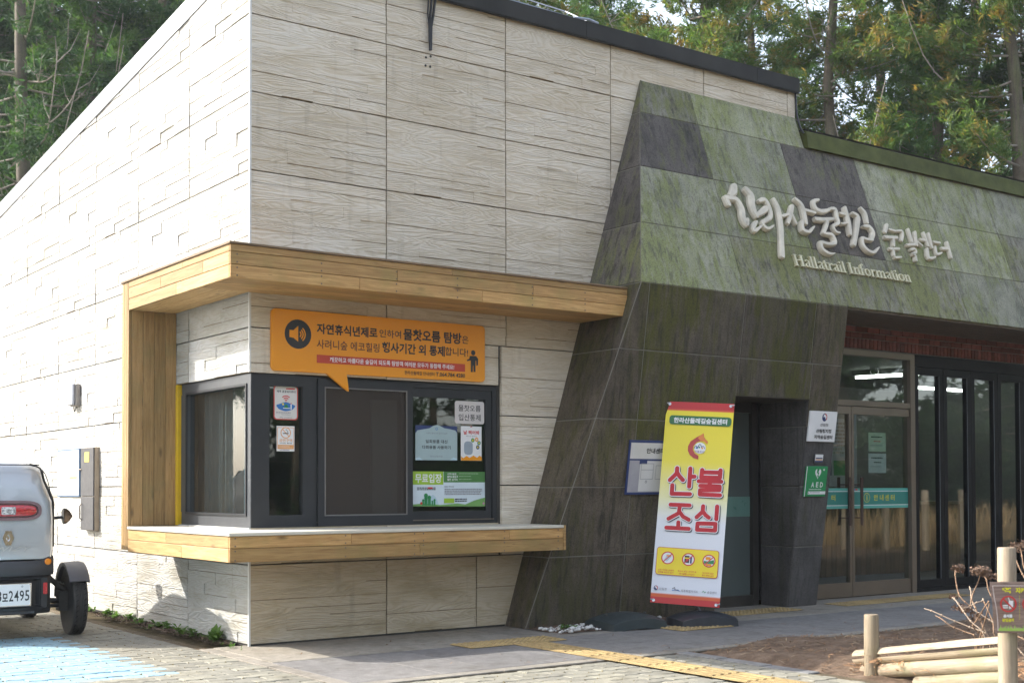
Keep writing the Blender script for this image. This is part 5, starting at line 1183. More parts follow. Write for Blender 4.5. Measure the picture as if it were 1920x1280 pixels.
for off, gw, mm in (((.006, -.006), 1.42, mat('banner_shadow', (.03, .035, .05), .5)), ((0, 0), 1.36, WHT), ((0, 0), 1.0, mat('banner_red', (.46, .004, .012), .5))):
    for FF, wpx, sts in BIGS:
        w_ = abs(FF(300+wpx, 500)[0]-FF(300, 500)[0])*gw
        for st in sts:
            pts = [np.array(FF(*q))+np.array(off) for q in st]
            for a_, b_ in zip(pts[:-1], pts[1:]): p.line([a_, b_], w_, mm)
            for q in pts: p.disc(q[0], q[1], w_/2, mm, n=14)
    p.lay += 1
p.lay = L0
p.lay += 4
a, b, c = F2_(170, 432), F2_(146, 695), F2_(766, 470); u0 = F2_(158, 560)[0]; p.rrect(u0, b[1], c[0]-.002, a[1], .022, mat('banner_red', (0, 0, 0))); p.up(); p.rrect(u0+.004, b[1]+.004, c[0]-.006, a[1]-.004, .020, YEL); p.up()
for i, (x, y, mm) in enumerate(((268, 540, PBLUE), (467, 556, PAPER), (664, 571, mat('print_sage', (0, 0, 0))))):
    u, v = F2_(x, y); p.disc(u, v, .052, WHT); p.up()
    if i == 0: p.poly([(u-.03, v-.02), (u-.005, v-.034), (u+.03, v+.01), (u+.0, v+.035)], mm); p.rect(u-.012, v+.012, u+.03, v+.026, LOR)
    elif i == 1: p.rect(u-.034, v-.03, u+.008, v+.032, INK); p.rect(u+.015, v-.034, u+.03, v+.028, NAVY); p.up(); p.rect(u-.034, v+.006, u+.008, v+.016, YEL); p.disc(u-.012, v-.006, .012, RED, n=10)
    else: p.poly([(u-.042, v-.025), (u+.042, v-.025), (u+.044, v+.012), (u-.01, v-.004), (u-.044, v+.0)], GRN); p.rect(u-.03, v+.008, u+.012, v+.034, ORG); p.rect(u-.024, v-.044, u+.022, v-.026, ORG)
    p.up(); p.ring(u, v, .056, .009, RED); p.line([(u-.034, v-.034), (u+.036, v+.036)], .008, RED); p.lay -= 2
for ln, x0, y0, y1, x1 in (('산과 가까운 곳에서', 176, 642, 660, 326), ('담뱃불 버리지 않기', 174, 664, 682, 324), ('등산시 성냥, 라이터 등', 366, 656, 674, 544), ('화기물질 소지금지', 380, 682, 700, 526), ('허가되지 않은', 602, 676, 693, 710), ('취사 행위 금지', 596, 699, 717, 710)):
    a, b, c = F2_(x0, y0), F2_(x0, y1), F2_(x1, y0); p.text(ln, a[0], b[1], c[0], a[1], RED, .012)
u, v = F2_(154, 826); taegeuk(p, u, v, .018)
for ln, x0, y0, y1, x1 in (('산림청', 188, 822, 846, 260), ('제주특별자치도', 394, 842, 866, 562), ('숲길센터', 648, 858, 882, 736)): a, b, c = F2_(x0, y0), F2_(x0, y1), F2_(x1, y0); p.text(ln, a[0], b[1], c[0], a[1], GREYP, .01)
p.line([F2_(308, 852), F2_(345, 848), F2_(382, 858)], .006, BLUE); p.line([F2_(312, 838), F2_(335, 825), F2_(340, 845), F2_(372, 848)], .005, INK); p.line([F2_(598, 872), F2_(612, 858), F2_(622, 876), F2_(634, 864)], .004, GRN); p.done()
ey = MB()
for u, v in ((.03, .02), (BW-.03, .02), (.03, BH-.025), (BW-.03, BH-.025)):
    Mx = Matrix.Translation((u, -.009, v)) @ Matrix.Rotation(R(90), 4, 'X'); ey.lathe([(.012, -.002), (.014, .0), (.012, .003), (.006, .003)], 12, Mx)
    ey.tube([(u, -.014, v+.008), (u+(.02 if u > .3 else -.02), -.022, v+.004), (u+(.03 if u > .3 else -.03), .005, v+.014)], .005, 6)
e_ = ey.build('eyelet', mat('eyelet_steel', (.5, .5, .52), .3, .1, 8, 0, 60, .8), bn, smooth=30); e_.matrix_local = IN @ Mb; e_['kind'] = 'stuff'

# ------------------------------------------------------------------ small silver car parked beside the side wall
car = thing('parked_car', 'narrow silver two-seat car seen from behind beside the sunlit side wall', 'car', (-1.36, 1.78, 0), (0, 0, R(-4.5)))
m, t, b = base_mat('silver_paint', .30); b.inputs['Base Color'].default_value = (.44, .46, .485, 1); b.inputs['Metallic'].default_value = .35; b.inputs['Coat Weight'].default_value = .8; b.inputs['Coat Roughness'].default_value = .04; SILV = m
DKP = mat('dark_bumper_plastic', (.036, .037, .042), .50, .1, 8, .06, 200); BLKP = mat('black_body_plastic', (.013, .014, .017), .45, .15, 10); TYRE = mat('tyre_rubber', (.034, .031, .029), .8, .2, 20, .1, 80)
CHR = mat('chrome', (.75, .75, .76), .10, .03, 3, 0, 60, 1.); CARGL = glass_mat('car_glass', (.35, .38, .38), 0, 1.2)
def sec(y, hw, zb, zt, zm_, top=.55, sk=0.):
    half = [(hw*.80, zb), (hw*.97, zb+.02), (hw*1.0, zb+.10), (hw*1.0, zm_-.05), (hw*.985, zm_+.08), (hw*(.5+.5*top)*.98, zm_+(zt-zm_)*.62), (hw*top*1.12, zm_+(zt-zm_)*.88), (hw*top*.8, zm_+(zt-zm_)*.975), (hw*.18, zt)]
    pts = [(x, y+sk*max(0, z-.9), z) for x, z in half]; return pts+[(-x, yy, z) for x, yy, z in reversed(pts)]
bs = MB()
bs.loft([sec(-.372, .27, .665, 1.20, .98, .62, .10), sec(-.365, .325, .645, 1.30, 1.0, .66, .14), sec(-.33, .345, .635, 1.365, 1.02, .66, .12), sec(-.26, .352, .63, 1.405, 1.03, .66, .06), sec(.0, .36, .50, 1.432, 1.03, .64), sec(.4, .392, .38, 1.452, 1.02, .64), sec(.8, .415, .34, 1.44, 1.0, .62), sec(1.15, .42, .34, 1.28, .96, .62), sec(1.5, .415, .34, 1.02, .84, .66), sec(1.8, .37, .34, .82, .70, .7), sec(2.0, .28, .36, .64, .56, .7)])
body = bs.build('body_shell', SILV, car, smooth=50)
gl_ = MB(); gl_.tube([(-.352, -.27, .965), (-.30, -.352, .962)], .0035, 5); gl_.tube([(.352, -.27, .965), (.30, -.352, .962)], .0035, 5)
for s_ in (1, -1): gl_.tube(smoothline([(s_*.345, -.305, .64), (s_*.352, -.30, .95), (s_*.335, -.275, 1.18), (s_*.28, -.262, 1.345), (s_*.15, -.29, 1.392)], 5), .004, 5)
gl_.tube([(-.24, -.332, 1.388), (.24, -.332, 1.388)], .005, 5); gl_.build('panel_gap', mat('gap_dark', (.02, .02, .022), .8), car)['kind'] = 'stuff'
def seam(y, hw, mat_, name, rad):
    s_ = sec(y, hw, .63, 1.39, 1.03, .66)
    return MB().tube(smoothline([np.array(q) for q in s_[2:8]], 5), rad, 8).build(name, mat_, car, smooth=True)
seam(-.14, .372, BLKP, 'door_rubber', .026)
dr = MB(); 
for sgn in (1, -1):
    d_ = MB(); ring = []
    d_.loft([[(sgn*x, y, z) for y, z in ((.06, .42), (1.15, .40), (1.28, .70), (1.2, .98), (.12, 1.0), (.02, .72))] for x in (.30, .415)])
    d_.build('door', SILV, car, smooth=25)
wsh = MB(); wsh.loft([[(x*.9, y, z) for x, z, y in ((-.30, .98, 1.52), (.30, .98, 1.52), (.25, 1.36, 1.02), (-.25, 1.36, 1.02))], [(x*.9, y+.012, z+.012) for x, z, y in ((-.30, .98, 1.52), (.30, .98, 1.52), (.25, 1.36, 1.02), (-.25, 1.36, 1.02))]]); wsh.build('windscreen', CARGL, car)
# rear bumper: dark flared band over a black lower tray
rb = MB(); rings = []
for x in np.linspace(-.36, .36, 25):
    a = abs(x)/.36; top = .632+.052*max(0, (a-.62)/.38)**1.2-.02*max(0, (a-.92)/.08); yb = -.405+.10*a**3
    rings.append([(x, yb+.012, .515), (x, yb-.004, .54), (x, yb, top-.03), (x, yb+.02, top), (x, .05, top), (x, .05, .515)])
rb.loft(rings); rb.build('rear_bumper', DKP, car, smooth=40)
lb_ = MB(); rings = []
for x in np.linspace(-.335, .335, 19):
    a = abs(x)/.335; yb = -.375+.07*a**3; rec = .05 if abs(x) < .225 else 0
    rings.append([(x, yb+.04, .21), (x, yb, .235), (x, yb-.006, .265), (x, yb+rec, .28), (x, yb+rec, .475), (x, yb+.0, .49), (x, yb+.015, .515), (x, .1, .515), (x, .1, .21)])
lb_.loft(rings); lb_.build('lower_bumper', BLKP, car, smooth=35)
ri = MB(); ri.box((-.2, -.384, .222), (.2, -.372, .236)); ri.build('trim', DKP, car)
# lamps
tr = MB(); ring = lambda hw, hh, y: [(hw*math.copysign(1, math.cos(a))*abs(math.cos(a))**.42, y, 1.028+hh*math.copysign(1, math.sin(a))*abs(math.sin(a))**.75) for a in [i*math.pi/16+.001 for i in range(32)]]
tr.loft([ring(.255, .082, -.30), ring(.250, .078, -.386), ring(.228, .058, -.388), ring(.222, .052, -.368)]); tr.build('lamp_surround', mat('mauve_surround', (.20, .12, .13), .4, .1, 8), car, smooth=40)
tl_ = MB(); tl_.loft([[(x, y, z) for x, y, z in ring(.215, .045, -.36)], ring(.212, .043, -.384), ring(.195, .030, -.392)])
m, t, b = base_mat('red_lamp', .12); k = NB(t); k.l(k.ramp(k.noise(k.coords((60, 60, 200)), 1., 2), [(.35, (.28, .004, .008)), (.65, (.62, .02, .03))]), b.inputs['Base Color']); b.inputs['Coat Weight'].default_value = 1
TLm = m; TLo = tl_.build('tail_light', TLm, car, smooth=35)
m, t, b = base_mat('clear_lamp', .1); k = NB(t); k.l(k.ramp(k.noise(k.coords((40, 40, 60)), 1.2, 3), [(.4, (.22, .2, .2)), (.6, (.75, .72, .72))]), b.inputs['Base Color']); b.inputs['Coat Weight'].default_value = 1
MB().cbox((-.052, -.398, .997), (.056, -.385, 1.057), .006).build('reversing_lamp', m, TLo)
def disc_y(x, z, r, y0, y1, mm, name, prof=None):
    M_ = Matrix.Translation((x, y0, z)) @ Matrix.Rotation(R(90), 4, 'X'); mb = MB(); mb.lathe(prof or [(r, 0), (r, .010), (r*.7, .016), (.001, .018)], 20, M_); return mb.build(name, mm, car, smooth=30)
for s_ in (1, -1):
    disc_y(s_*.305, .622, .034, -.342, 0, DKP, 'lamp_bezel', [(.034, -.05), (.034, .010), (.028, .014)]); disc_y(s_*.305, .622, .026, -.352, 0, mat('amber_lens', (.72, .22, .01), .15, .1, 40), 'indicator_lamp')
    MB().cbox((s_*.268-.020, -.345, .25), (s_*.268+.045, -.30, .50), .01).build('reflector_housing', BLKP, car); MB().cbox((s_*.288-.016, -.352, .365), (s_*.288+.016, -.344, .455), .003).build('reflector', mat('red_reflector', (.50, .03, .035), .25, .1, 60), car)
# badge and lettering
bd_ = MB(); o4 = [(-.046, 0), (-.023, .060), (.023, .060), (.046, 0), (.023, -.060), (-.023, -.060)]; i4 = [(-.013, 0), (-.004, .024), (.004, .024), (.013, 0), (.004, -.024), (-.004, -.024)]
vs = [(x, -.378, z+.815) for x, z in o4]+[(x*.94, -.390, z*.94+.815) for x, z in o4]+[(x, -.390, z+.815) for x, z in [(-.016, 0), (-.004, .026), (.004, .026), (.016, 0), (.004, -.026), (-.004, -.026)]]+[(x*.8, -.380, z*.8+.815) for x, z in i4]
bd_.add(vs, [(i+6*r, (i+1) % 6+6*r, (i+1) % 6+6*(r+1), i+6*(r+1)) for r in range(3) for i in range(6)]+[tuple(range(18, 24))]); bd_.build('badge', CHR, car)
V, Fc = text_geo('TWIZY', .015); lo, hi = V.min(0), V.max(0); q = (V-lo)/(hi-lo)
tw = MB(); tw.add([(-.165+a*.33+ (b_-.5)*.02, -.379-.003*0, .712+b_*.036) for a, b_ in q], Fc); tw.build('lettering', mat('brushed_chrome', (.60, .61, .62), .3, .05, 9, 0, 60, .8), car)
# number plate (its middle is at the car's middle)
PLT = MB().cbox((-.175, -.392, .278), (.175, -.372, .462), .004).build('number_plate', CHR, car); pq = Print(PLT, -.3925)
pq.rrect(-.166, .287, .166, .453, .012, WHT); pq.up(); pq.text('3', -.038-.045, .322, -.003-.045, .405, INK, .012); pq.text('모', -.042, .322, .0, .385, INK, .03)
for i, ch in enumerate('2495'): pq.text(ch, .006+.040*i, .322, .039+.040*i, .405, INK, .012)
for x in (.105, -.105): pq.disc(x, .435, .009, mat('seal_grey', (.45, .45, .46), .4), n=12)
pq.done()
# wheels with cycle wings and open suspension
def tyre_mesh(w, r, ri):
    prof = [(ri, -w/2*.9), (r-.035, -w/2), (r-.010, -w/2*.94), (r, -w/2*.72)]; gr = []
    for g_ in (-.40, -.14, .14, .40): gr += [(r, w/2*g_*1.25-.005), (r-.007, w/2*g_*1.25-.004), (r-.007, w/2*g_*1.25+.004), (r, w/2*g_*1.25+.005)]
    prof += gr+[(r, w/2*.72), (r-.010, w/2*.94), (r-.035, w/2), (ri, w/2*.9)]; return prof
def wheel(x, y, w, r):
    root = bpy.data.objects.new('wheel', None); COL.objects.link(root); root.parent = car; root.location = (x, y, r-.006)
    Mr = Matrix.Rotation(R(90), 4, 'Y')
    MB().lathe(tyre_mesh(w, r, .165), 48, Mr).build('tyre', TYRE, root, smooth=30)
    tb = MB()
    for k_ in range(40):
        a = k_*math.pi/20; M_ = Matrix.Rotation(a, 4, 'X'); sk_ = .012
        for s2 in (-1, 1): tb.add([tuple(M_ @ Vector((s2*w*q, sk_*q*8*s2+dy, r+.0012))) for q, dy in ((.19, -.004), (.36, -.004), (.36, .004), (.19, .004))], [(0, 1, 2, 3)])
    tb.build('tread_sipes', mat('tread_dark', (.006, .006, .006), .9), root)['kind'] = 'stuff'
    mb = MB(); mb.lathe([(.164, -w*.44), (.150, -w*.40), (.145, -w*.1), (.05, -.0), (.05, .02), (.145, .02), (.150, w*.40), (.164, w*.44)], 28, Mr)
    for k_ in range(6):
        a = k_*math.pi/3; mb.box((-.02, -.016, .04), (.028, .016, .150), Matrix.Rotation(a, 4, 'X'))
    mb.build('rim', mat('rim_grey', (.09, .09, .095), .4, .1, 8, 0, 60, .6), root, smooth=30)
    MB().lathe([(.10, -.02), (.10, -.012), (.03, -.010)], 20, Mr @ Matrix.Translation((0, 0, -.03*math.copysign(1, x)))).build('brake_disc', mat('rust_iron', (.11, .075, .05), .6, .3, 20, 0, 60, .5), root)
for x, y, w in ((.585, 0, .118), (-.585, 0, .118), (.547, 1.69, .12), (-.547, 1.69, .12)):
    s_ = math.copysign(1, x); wheel(x, y, w, .281)
    f_ = MB(); rings = []
    for i in range(15):
        a = R(33+i*10.3); ca, sa = -math.cos(a), math.sin(a)
        rings.append([(x-s_*.085, y+ca*.285, .275+sa*.285), (x-s_*.090, y+ca*.318, .275+sa*.318), (x+s_*.035, y+ca*.326, .275+sa*.326), (x+s_*.070, y+ca*.316, .275+sa*.316), (x+s_*.076, y+ca*.290, .275+sa*.290), (x+s_*.066, y+ca*.290, .275+sa*.290), (x+s_*.025, y+ca*.310, .275+sa*.312), (x-s_*.075, y+ca*.300, .275+sa*.300)])
    f_.loft(rings); f_.build('mudguard', mat('mudguard_grey', (.075, .075, .085), .46, .1, 8, .05, 200), car, smooth=35)
    a_ = MB(); a_.tube([(s_*.25, y+.03, .30), (x-s_*.05, y, .27)], .022, 8); a_.tube([(s_*.25, y-.10, .25), (x-s_*.05, y-.02, .24)], .015, 8); a_.tube([(s_*.28, y+.02, .56), (x-s_*.07, y, .36)], .024, 10); a_.box((x-s_*.13, y-.06, .20), (x-s_*.06, y+.06, .36)); a_.tube([(s_*.3, y-.03, .50), (s_*.40, y-.05, .46), (x-s_*.08, y-.04, .42)], .006, 6)
    a_.build('suspension_arm', mat('suspension_iron', (.045, .040, .036), .55, .3, 20, 0, 60, .4), car, smooth=35)
for s_ in (1, -1):
    mm = MB(); M_ = Matrix.Translation((s_*.735, .74, .958)); pr_ = [(.02, -.004), (.07, .0), (.085, .03), (.06, .08), (.02, .10)]
    mm.loft([[(s_*(.655+.075*u*(1 if k_ < 3 else .9)), .70+yy, .958+hh*zz*(1-.75*u**2.5)) for u, zz in ((0, 1), (.35, 1.0), (.7, .9), (1., .25), (1., -.25), (.7, -.8), (.35, -.95), (0, -1))] for k_, (yy, hh) in enumerate(((0, .066), (.012, .072), (.06, .06), (.10, .03)))])
    mo_ = mm.build('mirror', BLKP, car, smooth=35)
    gl_ = MB(); gl_.add([(s_*(.660+.066*u), .6965, .958+.056*zz*(1-.75*u**2.5)) for u, zz in ((0, 1), (.35, 1.0), (.7, .9), (1., .25), (1., -.25), (.7, -.8), (.35, -.95), (0, -1))], [tuple(range(8)) if s_ < 0 else tuple(range(7, -1, -1))])
    gl_.build('mirror_glass', mat('mirror_bronze', (.16, .125, .10), .12, .05, 3, 0, 60, .8), mo_)
    MB().tube([(s_*.40, .80, .93), (s_*.56, .78, .94), (s_*.67, .76, .95)], .014, 8).build('mirror_arm', BLKP, car)
MB().box((-.33, .1, .20), (.33, 1.9, .34)).build('underbody', BLKP, car)

# ------------------------------------------------------------------ log edging, signpost, dead plants
LOGM = wood_mat('peeled_log', (.40, .34, .26), (.24, .19, .135), 0, True, mottle=(.24, .24, .13)); LOGZ = wood_mat('peeled_post', (.34, .28, .205), (.20, .155, .11), 2, True, mottle=(.20, .185, .11)); ENDG = mat('log_end', (.10, .075, .055), .9, .35, 30, .3, 60)
Pp = np.array((2.55, -3.76, 0)); Qp = PZ(1891, 1332); dv = Qp-Pp; dl = np.linalg.norm(dv); dv = dv/dl; nv = np.array((-dv[1], dv[0], 0))
if nv @ (Pp-CAM) < 0: nv = -nv
le = thing('log_edging', 'low pale log barrier with a short round post beside the soil bed', 'log barrier', tuple(Pp))
rel = lambda p: tuple(np.asarray(p)-Pp)
def post_mesh(r, h, lean=(0, 0)):
    return [(r*1.04, -.06), (r*1.02, .02), (r, h*.5), (r*.97, h-.008), (r*.90, h)]
po = MB(); po.lathe(post_mesh(.047, .385), 20); po.build('post', LOGZ, le, smooth=35)
ln_, ld_ = tuple(nv), float(nv @ (Pp+nv*.055))
def lpt(x, y): return plane(x, y, ln_, ld_)
def log(a, b_, r, half=None):
    A_, B_ = lpt(*a), lpt(*b_); d = (B_-A_); L = np.linalg.norm(d); d /= L; up = np.array((0, 0, 1.)); sd = np.cross(d, up); sd /= np.linalg.norm(sd); up = np.cross(sd, d)
    M_ = Matrix(((d[0], sd[0], up[0], A_[0]-Pp[0]), (d[1], sd[1], up[1], A_[1]-Pp[1]), (d[2], sd[2], up[2], A_[2]-Pp[2]), (0, 0, 0, 1)))
    mb = MB(); angs = np.linspace(0, 2*math.pi, 17)[:-1] if half is None else (np.linspace(.12, math.pi-.12, 10) if half > 0 else np.linspace(math.pi+.12, 2*math.pi-.12, 10))
    prof = [(-.004, .86), (.006, 1.), (L*.3, 1.02), (L*.7, .985), (L-.006, 1.), (L, .90)]
    prof = [prof[0], prof[1]]+[(L*q/9, 1+.028*math.sin(q*2.3+r*90+x_)) for q, x_ in zip(range(1, 9), (0, .4, 1.1, 1.9, .3, 2.2, 1.0, .1))]+prof[-2:]
    rings = [[(x, r*f*math.cos(a)*(1+.02*math.sin(3*a+x*7)), r*f*math.sin(a)*(1+.02*math.sin(2*a+x*9))) for a in angs] for x, f in prof]
    n = len(angs); vs = [q for rg in rings for q in rg]; mb.add(vs, [(i*n+j, i*n+(j+1) % n, (i+1)*n+(j+1) % n, (i+1)*n+j) for i in range(len(prof)-1) for j in range(n)]); mb.cm = 1; mb.add(rings[0], [tuple(range(n-1, -1, -1))]); mb.add(rings[-1], [tuple(range(n))])
    mb.build('log', [LOGM, ENDG], le, smooth=35, M=M_)
log((1608, 1231), (1884, 1207), .046, 1); log((1608, 1233.5), (1884, 1210), .046, -1); log((1622, 1258), (1886, 1243), .046); log((1722, 1281), (1886, 1272), .046)
sp_ = thing('sign_post', 'taller round post with a cloth notice tied to it at the right edge', 'post', tuple(Qp))
hq = float(plane(1891, 1026, tuple(nv), float(nv @ Qp))[2]); mb = MB(); mb.lathe(post_mesh(.049, hq), 20); mb.build('post', LOGZ, sp_, smooth=35)
# cloth notice
d_n = np.array((-.62, -.78, 0)); d_n /= np.linalg.norm(d_n); right = np.array((-d_n[1], d_n[0], 0)); org = Qp+d_n*.065
A_ = plane(1855, 1090, d_n, float(d_n@org)); Bb = plane(1868, 1186, d_n, float(d_n@org)); hN = float(A_[2]-Bb[2]); wN = .62
nr = thing('cloth_notice', 'wood-print cloth notice with yellow Korean heading and prohibition signs on the tall post', 'sign', (float(A_[0]), float(A_[1]), float(Bb[2])), (0, 0, math.atan2(right[1], right[0])))
WP = wood_mat('printed_wood', (.30, .22, .19), (.16, .11, .095), 0, False, .7)
mb = MB(); nx, ny = 20, 14
wav = lambda u, v: .010*math.sin(u*16+v*5)*(1-u*.5)+.012*math.sin(v*9+u*3)*math.exp(-u*6)
skew = lambda u, v: (1-v)*.028*math.exp(-u*3)
vs = [(wN*i/nx+skew(i/nx, j/ny)*1., wav(wN*i/nx, j/ny)*.6, hN*j/ny) for j in range(ny+1) for i in range(nx+1)]
mb.add(vs, [(j*(nx+1)+i, j*(nx+1)+i+1, (j+1)*(nx+1)+i+1, (j+1)*(nx+1)+i) for j in range(ny) for i in range(nx)])
cl = mb.build('cloth', WP, nr, smooth='all')
p = Print(nr, -.016); FN = lambda x, y: (float((plane(1780+x/5.82, 1000+y/5.82, d_n, float(d_n@org))-A_)@right), float(plane(1780+x/5.82, 1000+y/5.82, d_n, float(d_n@org))[2]-Bb[2]))
YB = mat('print_acid_yellow', (.66, .62, .02), .5); PK = mat('print_pinkish', (.56, .47, .44), .6)
p.line([FN(460, 560), FN(478, 690), FN(500, 800), FN(515, 930), FN(520, 1055)], .005, PK, n=3); a = FN(460, 562); p.rect(a[0], a[1]-.003, wN-.01, a[1]+.001, PK); a = FN(520, 1055); p.rect(a[0], a[1], wN-.01, a[1]+.004, PK)
a, b, c = FN(608, 585), FN(608, 645), FN(668, 585); p.text("'꼭", a[0]-.02, b[1], c[0], a[1], YB, .06); w1 = c[0]-a[0]; p.text("지켜주세요'", c[0]+.020, b[1], c[0]+.020+w1*4.6, a[1], YB, .06)
for i in range(3):
    u, v = FN(632, 762); u += i*.115; p.disc(u, v, .0005, PK, n=6)
    if i == 0: p.rect(u-.028, v-.022, u-.002, v-.017, WHT); p.rect(u-.028, v-.012, u-.002, v-.005, WHT); p.poly([(u+.004, v-.026), (u+.024, v-.022), (u+.026, v+.016), (u+.002, v+.018)], WHT); p.line([(u+.006, v+.018), (u+.0, v+.034)], .004, WHT)
    else: p.poly([(u-.02, v-.02), (u+.02, v-.02), (u+.012, v+.024), (u-.014, v+.02)], WHT)
    p.up(); p.ring(u, v, .043, .007, RED); p.line([(u-.028, v+.028), (u+.028, v-.028)], .007, RED); p.lay -= 1
    for j in range(12): p.disc(u+.058, v+.042-.011*j, .0022, YB, n=6)
    p.text(['음식물', '쓰레기', '흡연'][i], u-.026, v-.072, u+.020, v-.054, WHT, .05); p.text(['반입금지', '투기금지', '금지'][i], u-.032, v-.094, u+.028, v-.076, YB, .05)
b0 = FN(525, 1050)
for i in range(90):
    x = b0[0]+.004+i*.0055+random.uniform(-.002, .002); h0 = random.uniform(.014, .032)
    if x < wN-.012: p.poly([(x, b0[1]), (x+.008, b0[1]), (x+random.uniform(-.006, .012), b0[1]+h0)], mat('print_grass', (.34, .52, .10), .5))
p.rect(b0[0], b0[1]-.002, wN-.012, b0[1]+.010, mat('print_grass', (0, 0, 0))); p.done()

# dead hydrangea stems
STM = mat('dry_stem', (.24, .15, .09), .8, .3, 20, .2, 80); STMP = mat('pale_dry_stem', (.38, .29, .21), .8, .25, 20, .2, 80); HEAD = mat('dry_flower', (.15, .095, .065), .9, .35, 12)
zq = zm(1560, 1000, 4.572)
stems = [([(1345, 885), (1180, 800), (1010, 730), (880, 670), (790, 640)], 1), ([(1230, 895), (1140, 840), (1020, 790), (940, 730), (885, 700)], 0), ([(1310, 895), (1190, 750), (1110, 640), (1060, 570), (1030, 545)], 1), ([(1330, 860), (1260, 700), (1200, 580), (1190, 490), (1178, 452)], 1), ([(1180, 620), (1100, 540), (1070, 450), (1055, 330), (1068, 300)], 0), ([(1185, 620), (1205, 520), (1250, 420), (1272, 345)], 0), ([(1400, 770), (1290, 700), (1180, 630)], 1), ([(1290, 870), (1280, 760), (1215, 600), (1190, 560)], 0), ([(1110, 640), (1180, 625), (1240, 590), (1295, 575), (1290, 556)], 1), ([(1400, 890), (1380, 760), (1330, 640), (1292, 560)], 0), ([(1380, 560), (1340, 480), (1325, 400), (1308, 365)], 0), ([(1700, 460), (1646, 370), (1600, 280), (1578, 225)], 0), ([(1690, 400), (1646, 290), (1628, 190), (1616, 130)], 0), ([(1700, 960), (1646, 905), (1580, 875), (1540, 860)], 0), ([(1720, 1100), (1646, 1040), (1575, 960)], 1), ([(1400, 890), (1460, 1020), (1560, 1090), (1646, 1130)], 0), ([(1350, 600), (1240, 740), (1210, 800), (1300, 870)], 0)]
dp = thing('dead_hydrangea', 'dry leafless shrub of brown stems with withered flower heads behind the log barrier', 'shrub', (4.35, -3.95, 0))
base_pts = np.array((4.35, -3.95, 0.)); rs = random.Random(5)
def at(x, y, dep):
    r = ray(*zq(x, y)); return CAM+r*dep
ss = MB(); sp2 = MB(); hd_ = MB()
for i, (pts, pale) in enumerate(stems):
    dep = 8.15+rs.uniform(-.25, .25); L = [at(x, y, dep+.05*j) for j, (x, y) in enumerate(pts)]
    if i in (0, 1, 2, 3, 7, 9, 16): L = [np.array((L[0][0]+rs.uniform(-.1, .25), L[0][1]+rs.uniform(-.05, .15), .0))]+L
    L = smoothline([q-base_pts for q in L], 4); n = len(L); (sp2 if pale else ss).tube(L, [.0034*(1-.45*j/n)+.0012 for j in range(n)], 6)
    for j in range(2, n-1, 3): blob((sp2 if pale else ss), tuple(L[j]), (.007, .007, .009), 0)
def head(x, y, r, n, dep=8.15):
    c = at(x, y, dep)-base_pts
    for i in range(n):
        d = np.array([rs.gauss(0, 1), rs.gauss(0, 1), rs.gauss(.2, .6)]); d /= np.linalg.norm(d); p0 = c+d*r*rs.uniform(.3, 1)*np.array((1, 1, .62)); a = np.array([rs.gauss(0, 1) for _ in range(3)]); a /= np.linalg.norm(a); b_ = np.cross(a, d); b_ /= np.linalg.norm(b_)+1e-6; s_ = rs.uniform(.006, .012)
        hd_.add([tuple(p0+a*s_), tuple(p0+b_*s_), tuple(p0-a*s_), tuple(p0-b_*s_+d*s_*.6)], [(0, 1, 2), (0, 2, 3)])
for h_ in ((1082, 292, .045, 90), (1110, 318, .022, 25), (1270, 318, .075, 170), (1310, 345, .045, 80), (1395, 372, .055, 110), (1615, 108, .07, 150), (1100, 640, .06, 70), (1150, 660, .04, 40), (1040, 540, .03, 30), (1240, 720, .07, 50)): head(*h_)
ss.build('stem', STM, dp, smooth=60); sp2.build('stem', STMP, dp, smooth=60); hd_.build('flower_head', HEAD, dp)['kind'] = 'stuff'
